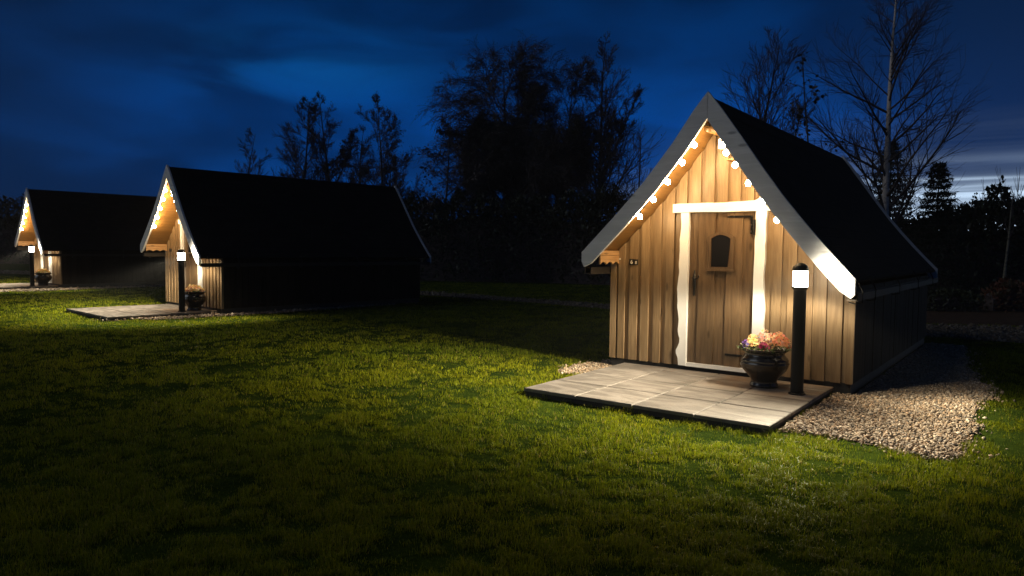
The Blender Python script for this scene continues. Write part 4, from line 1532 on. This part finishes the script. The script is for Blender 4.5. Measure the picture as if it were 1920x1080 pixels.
def hedge(name, label, cat, pts, hts, depth, n, seed, size=0.11, colours=((0.022, 0.030, 0.016), (0.032, 0.040, 0.020), (0.026, 0.026, 0.018)), group=None, spikes=0.0):
    """clipped-less hedge: many upright leafy stems around a dark twiggy heart"""
    rg = np.random.default_rng(seed)
    P = np.array(pts, float)
    seg = np.r_[0, np.cumsum(np.linalg.norm(np.diff(P, axis=0), axis=1))]
    L = seg[-1]
    s = rg.uniform(0, L, n)
    X = np.interp(s, seg, P[:, 0])
    Y = np.interp(s, seg, P[:, 1])
    H = np.interp(s, seg, hts)
    off = rg.normal(0, depth * 0.32, n)
    yy = Y + off
    prof = np.sqrt(np.clip(1 - (off / (depth * 0.95)) ** 2, 0.05, 1))
    top = H * prof * (0.80 + 0.40 * fbm(X * 0.9 + seed, yy * 0.9, 3)) * (0.92 + 0.22 * vnoise(X * 3.3 + seed, yy * 3.3))
    z = top * (1 - (rg.random(n) ** 1.7) * 0.97)
    if spikes:
        k = rg.random(n) < 0.12
        z = np.where(k, top * (0.98 + rg.random(n) ** 2 * spikes * (vnoise(X * 7 + 3, yy * 7) > 0.55)), z)
    C = np.stack([X, yy, z], 1)
    D = rg.normal(0, 0.55, (n, 3)) + np.array([0, 0, 0.6])
    D /= np.linalg.norm(D, axis=1)[:, None]
    E = np.cross(D, rg.normal(size=(n, 3)))
    E /= np.linalg.norm(E, axis=1)[:, None]
    sz = size * np.exp(rg.normal(0, 0.3, n))[:, None]
    V = np.stack([C, C + D * sz * 0.5 + E * sz * 0.26, C + D * sz, C + D * sz * 0.5 - E * sz * 0.26], 1)
    o0 = P.mean(0)
    root = thing(name, label, cat, (o0[0], o0[1], 0), 0, group)
    V = V - np.array([o0[0], o0[1], 0])
    f = (np.arange(n) * 4)[:, None] + np.array([0, 1, 2, 3])
    T = np.array(colours)[rg.integers(0, len(colours), n)] * rg.uniform(0.6, 1.4, (n, 1))
    np_mesh('foliage', V.reshape(-1, 3), f.ravel(), np.full(n, 4), M['leaf'], {'tone': np.repeat(T, 4, 0)}, root)
    # stems
    m = int(L * 2.2)
    lines = []
    rr = random.Random(seed)
    for k in range(m):
        q = rr.uniform(0, L)
        x0, y0, h0 = np.interp(q, seg, P[:, 0]) - o0[0], np.interp(q, seg, P[:, 1]) - o0[1] + rr.uniform(-.3, .3) * depth, np.interp(q, seg, hts)
        pp = [Vector((x0, y0, -0.1))]
        for j in range(5):
            pp.append(pp[-1] + Vector((rr.uniform(-.15, .15), rr.uniform(-.15, .15), h0 * 0.17)))
        lines.append((pp, [0.04, 0.035, 0.03, 0.025, 0.018, 0.01], 1))
    v, f = tubes_np(lines, 5)
    np_mesh('stems', v, f.ravel(), np.full(len(f), 4), M['bark'], parent=root)
    # dark heart so that no sky shows through the thick of it
    hb = []
    ks = max(8, int(L / 1.2))
    for k in range(ks + 1):
        q = L * k / ks
        x0, y0, h0 = np.interp(q, seg, P[:, 0]) - o0[0], np.interp(q, seg, P[:, 1]) - o0[1], np.interp(q, seg, hts)
        a = depth * 0.30
        jt = rr.uniform(0.76, 0.88)
        hb.append([(x0, y0 - a, 0), (x0, y0 - a * 0.9, h0 * jt * 0.7), (x0 + rr.uniform(-.2, .2), y0, h0 * jt), (x0, y0 + a * 0.9, h0 * jt * 0.7), (x0, y0 + a, 0)])
    vs = [p for r_ in hb for p in r_]
    fs = []
    for k in range(ks):
        for j in range(4):
            fs.append((k * 5 + j, (k + 1) * 5 + j, (k + 1) * 5 + j + 1, k * 5 + j + 1))
    fs += [(4, 3, 2, 1, 0), tuple(ks * 5 + j for j in range(5))]
    MB().add(vs, fs).build('thicket', M['twig'], root)
    return root


HG = 'dark hedges round the site'
hedge('hedge', 'dark ragged hedge at the right edge below the afterglow', 'hedge', [at(1640, 25), at(1760, 24), at(1900, 23.5), at(2080, 23)], [2.3, 2.7, 3.15, 3.2], 1.6, 34000, 31, 0.13, group=HG, spikes=0.10)
hedge('hedge', 'dark hedge in the middle between the middle and the nearest cabin', 'hedge', [at(700, 34), at(860, 33), at(1020, 33), at(1200, 31), at(1330, 30)], [3.4, 3.7, 3.5, 3.7, 3.6], 2.0, 42000, 32, 0.15, group=HG)
hedge('hedge', 'far dark hedge behind the middle and farthest cabins', 'hedge', [at(-260, 47), at(60, 49), at(420, 47), at(720, 44)], [4.1, 4.2, 4.1, 3.9], 2.2, 42000, 33, 0.20, group=HG)
x, y = at(1893, 19.6)
hedge('low_shrub', 'low russet shrub at the foot of the thin pale trunk', 'shrub', [(x - 0.55, y), (x, y + 0.1), (x + 0.7, y)], [0.55, 0.85, 0.6], 0.7, 2600, 34, 0.09, ((0.16, 0.055, 0.03), (0.11, 0.045, 0.025), (0.09, 0.06, 0.03)))
x, y = at(1775, 19.4)
hedge('low_shrub', 'low dark bramble beside the rear corner of the nearest cabin', 'shrub', [(x - 0.7, y), (x, y + 0.1), (x + 0.8, y)], [0.45, 0.6, 0.45], 0.7, 2200, 35, 0.08, ((0.05, 0.055, 0.025), (0.035, 0.04, 0.02)))


# upright twiggy bush above the hedge on the right
def twig_bush(label, u, D, H, n, seed):
    rr = random.Random(seed)
    x_, y_ = at(u, D)
    root = thing('twiggy_bush', label, 'bush', (x_, y_, float(ground(x_, y_))))
    lines = []
    for k in range(n):
        a = rr.uniform(0, 6.283)
        d = Vector((math.cos(a) * rr.uniform(0.02, 0.22), math.sin(a) * 0.15, 1)).normalized()
        p = Vector((rr.uniform(-.25, .25), rr.uniform(-.2, .2), -0.05))
        L = H * rr.uniform(0.72, 1.0)
        pts = [p]
        for j in range(8):
            d = (d + Vector((rr.uniform(-1, 1), rr.uniform(-1, 1), 0.2)) * 0.05).normalized()
            pts.append(pts[-1] + d * L / 8)
        lines.append((pts, [0.02 - 0.0019 * j for j in range(9)], 1))
        for s in range(7):
            i = rr.randrange(4, 8)
            e = (d + Vector((rr.uniform(-1, 1), rr.uniform(-1, 1), 0.4)) * 0.55).normalized()
            lines.append(([pts[i], pts[i] + e * 0.25, pts[i] + e * 0.5 + Vector((0, 0, 0.08))], [0.007, 0.006, 0.005], 3))
    v, f = tubes_np(lines, 4)
    np_mesh('stems', v, f.ravel(), np.full(len(f), 4), M['twig'], parent=root)


twig_bush('upright twiggy bush rising above the dark hedge at the right edge', 1890, 24.6, 4.9, 22, 9)


# ------------------------------------------------------------------ thin haze added to spread lamp glow and lift blacks
def haze():
    m = bpy.data.materials.new('added_haze')
    m.use_nodes = True
    m.node_tree.nodes.clear()
    t = NT(m.node_tree)
    out = t.node('ShaderNodeOutputMaterial')
    v = t.node('ShaderNodeVolumePrincipled', {'Color': (0.9, 0.9, 0.9, 1), 'Density': HAZE_DENSITY, 'Anisotropy': 0.0})
    t.l.new(v.outputs[0], out.inputs['Volume'])
    o = MB().box(-60, 60, -6, 70, -1.0, 15.5).build('haze', m)
    tag(o, kind='stuff')


HAZE_DENSITY = 0.0006
haze()
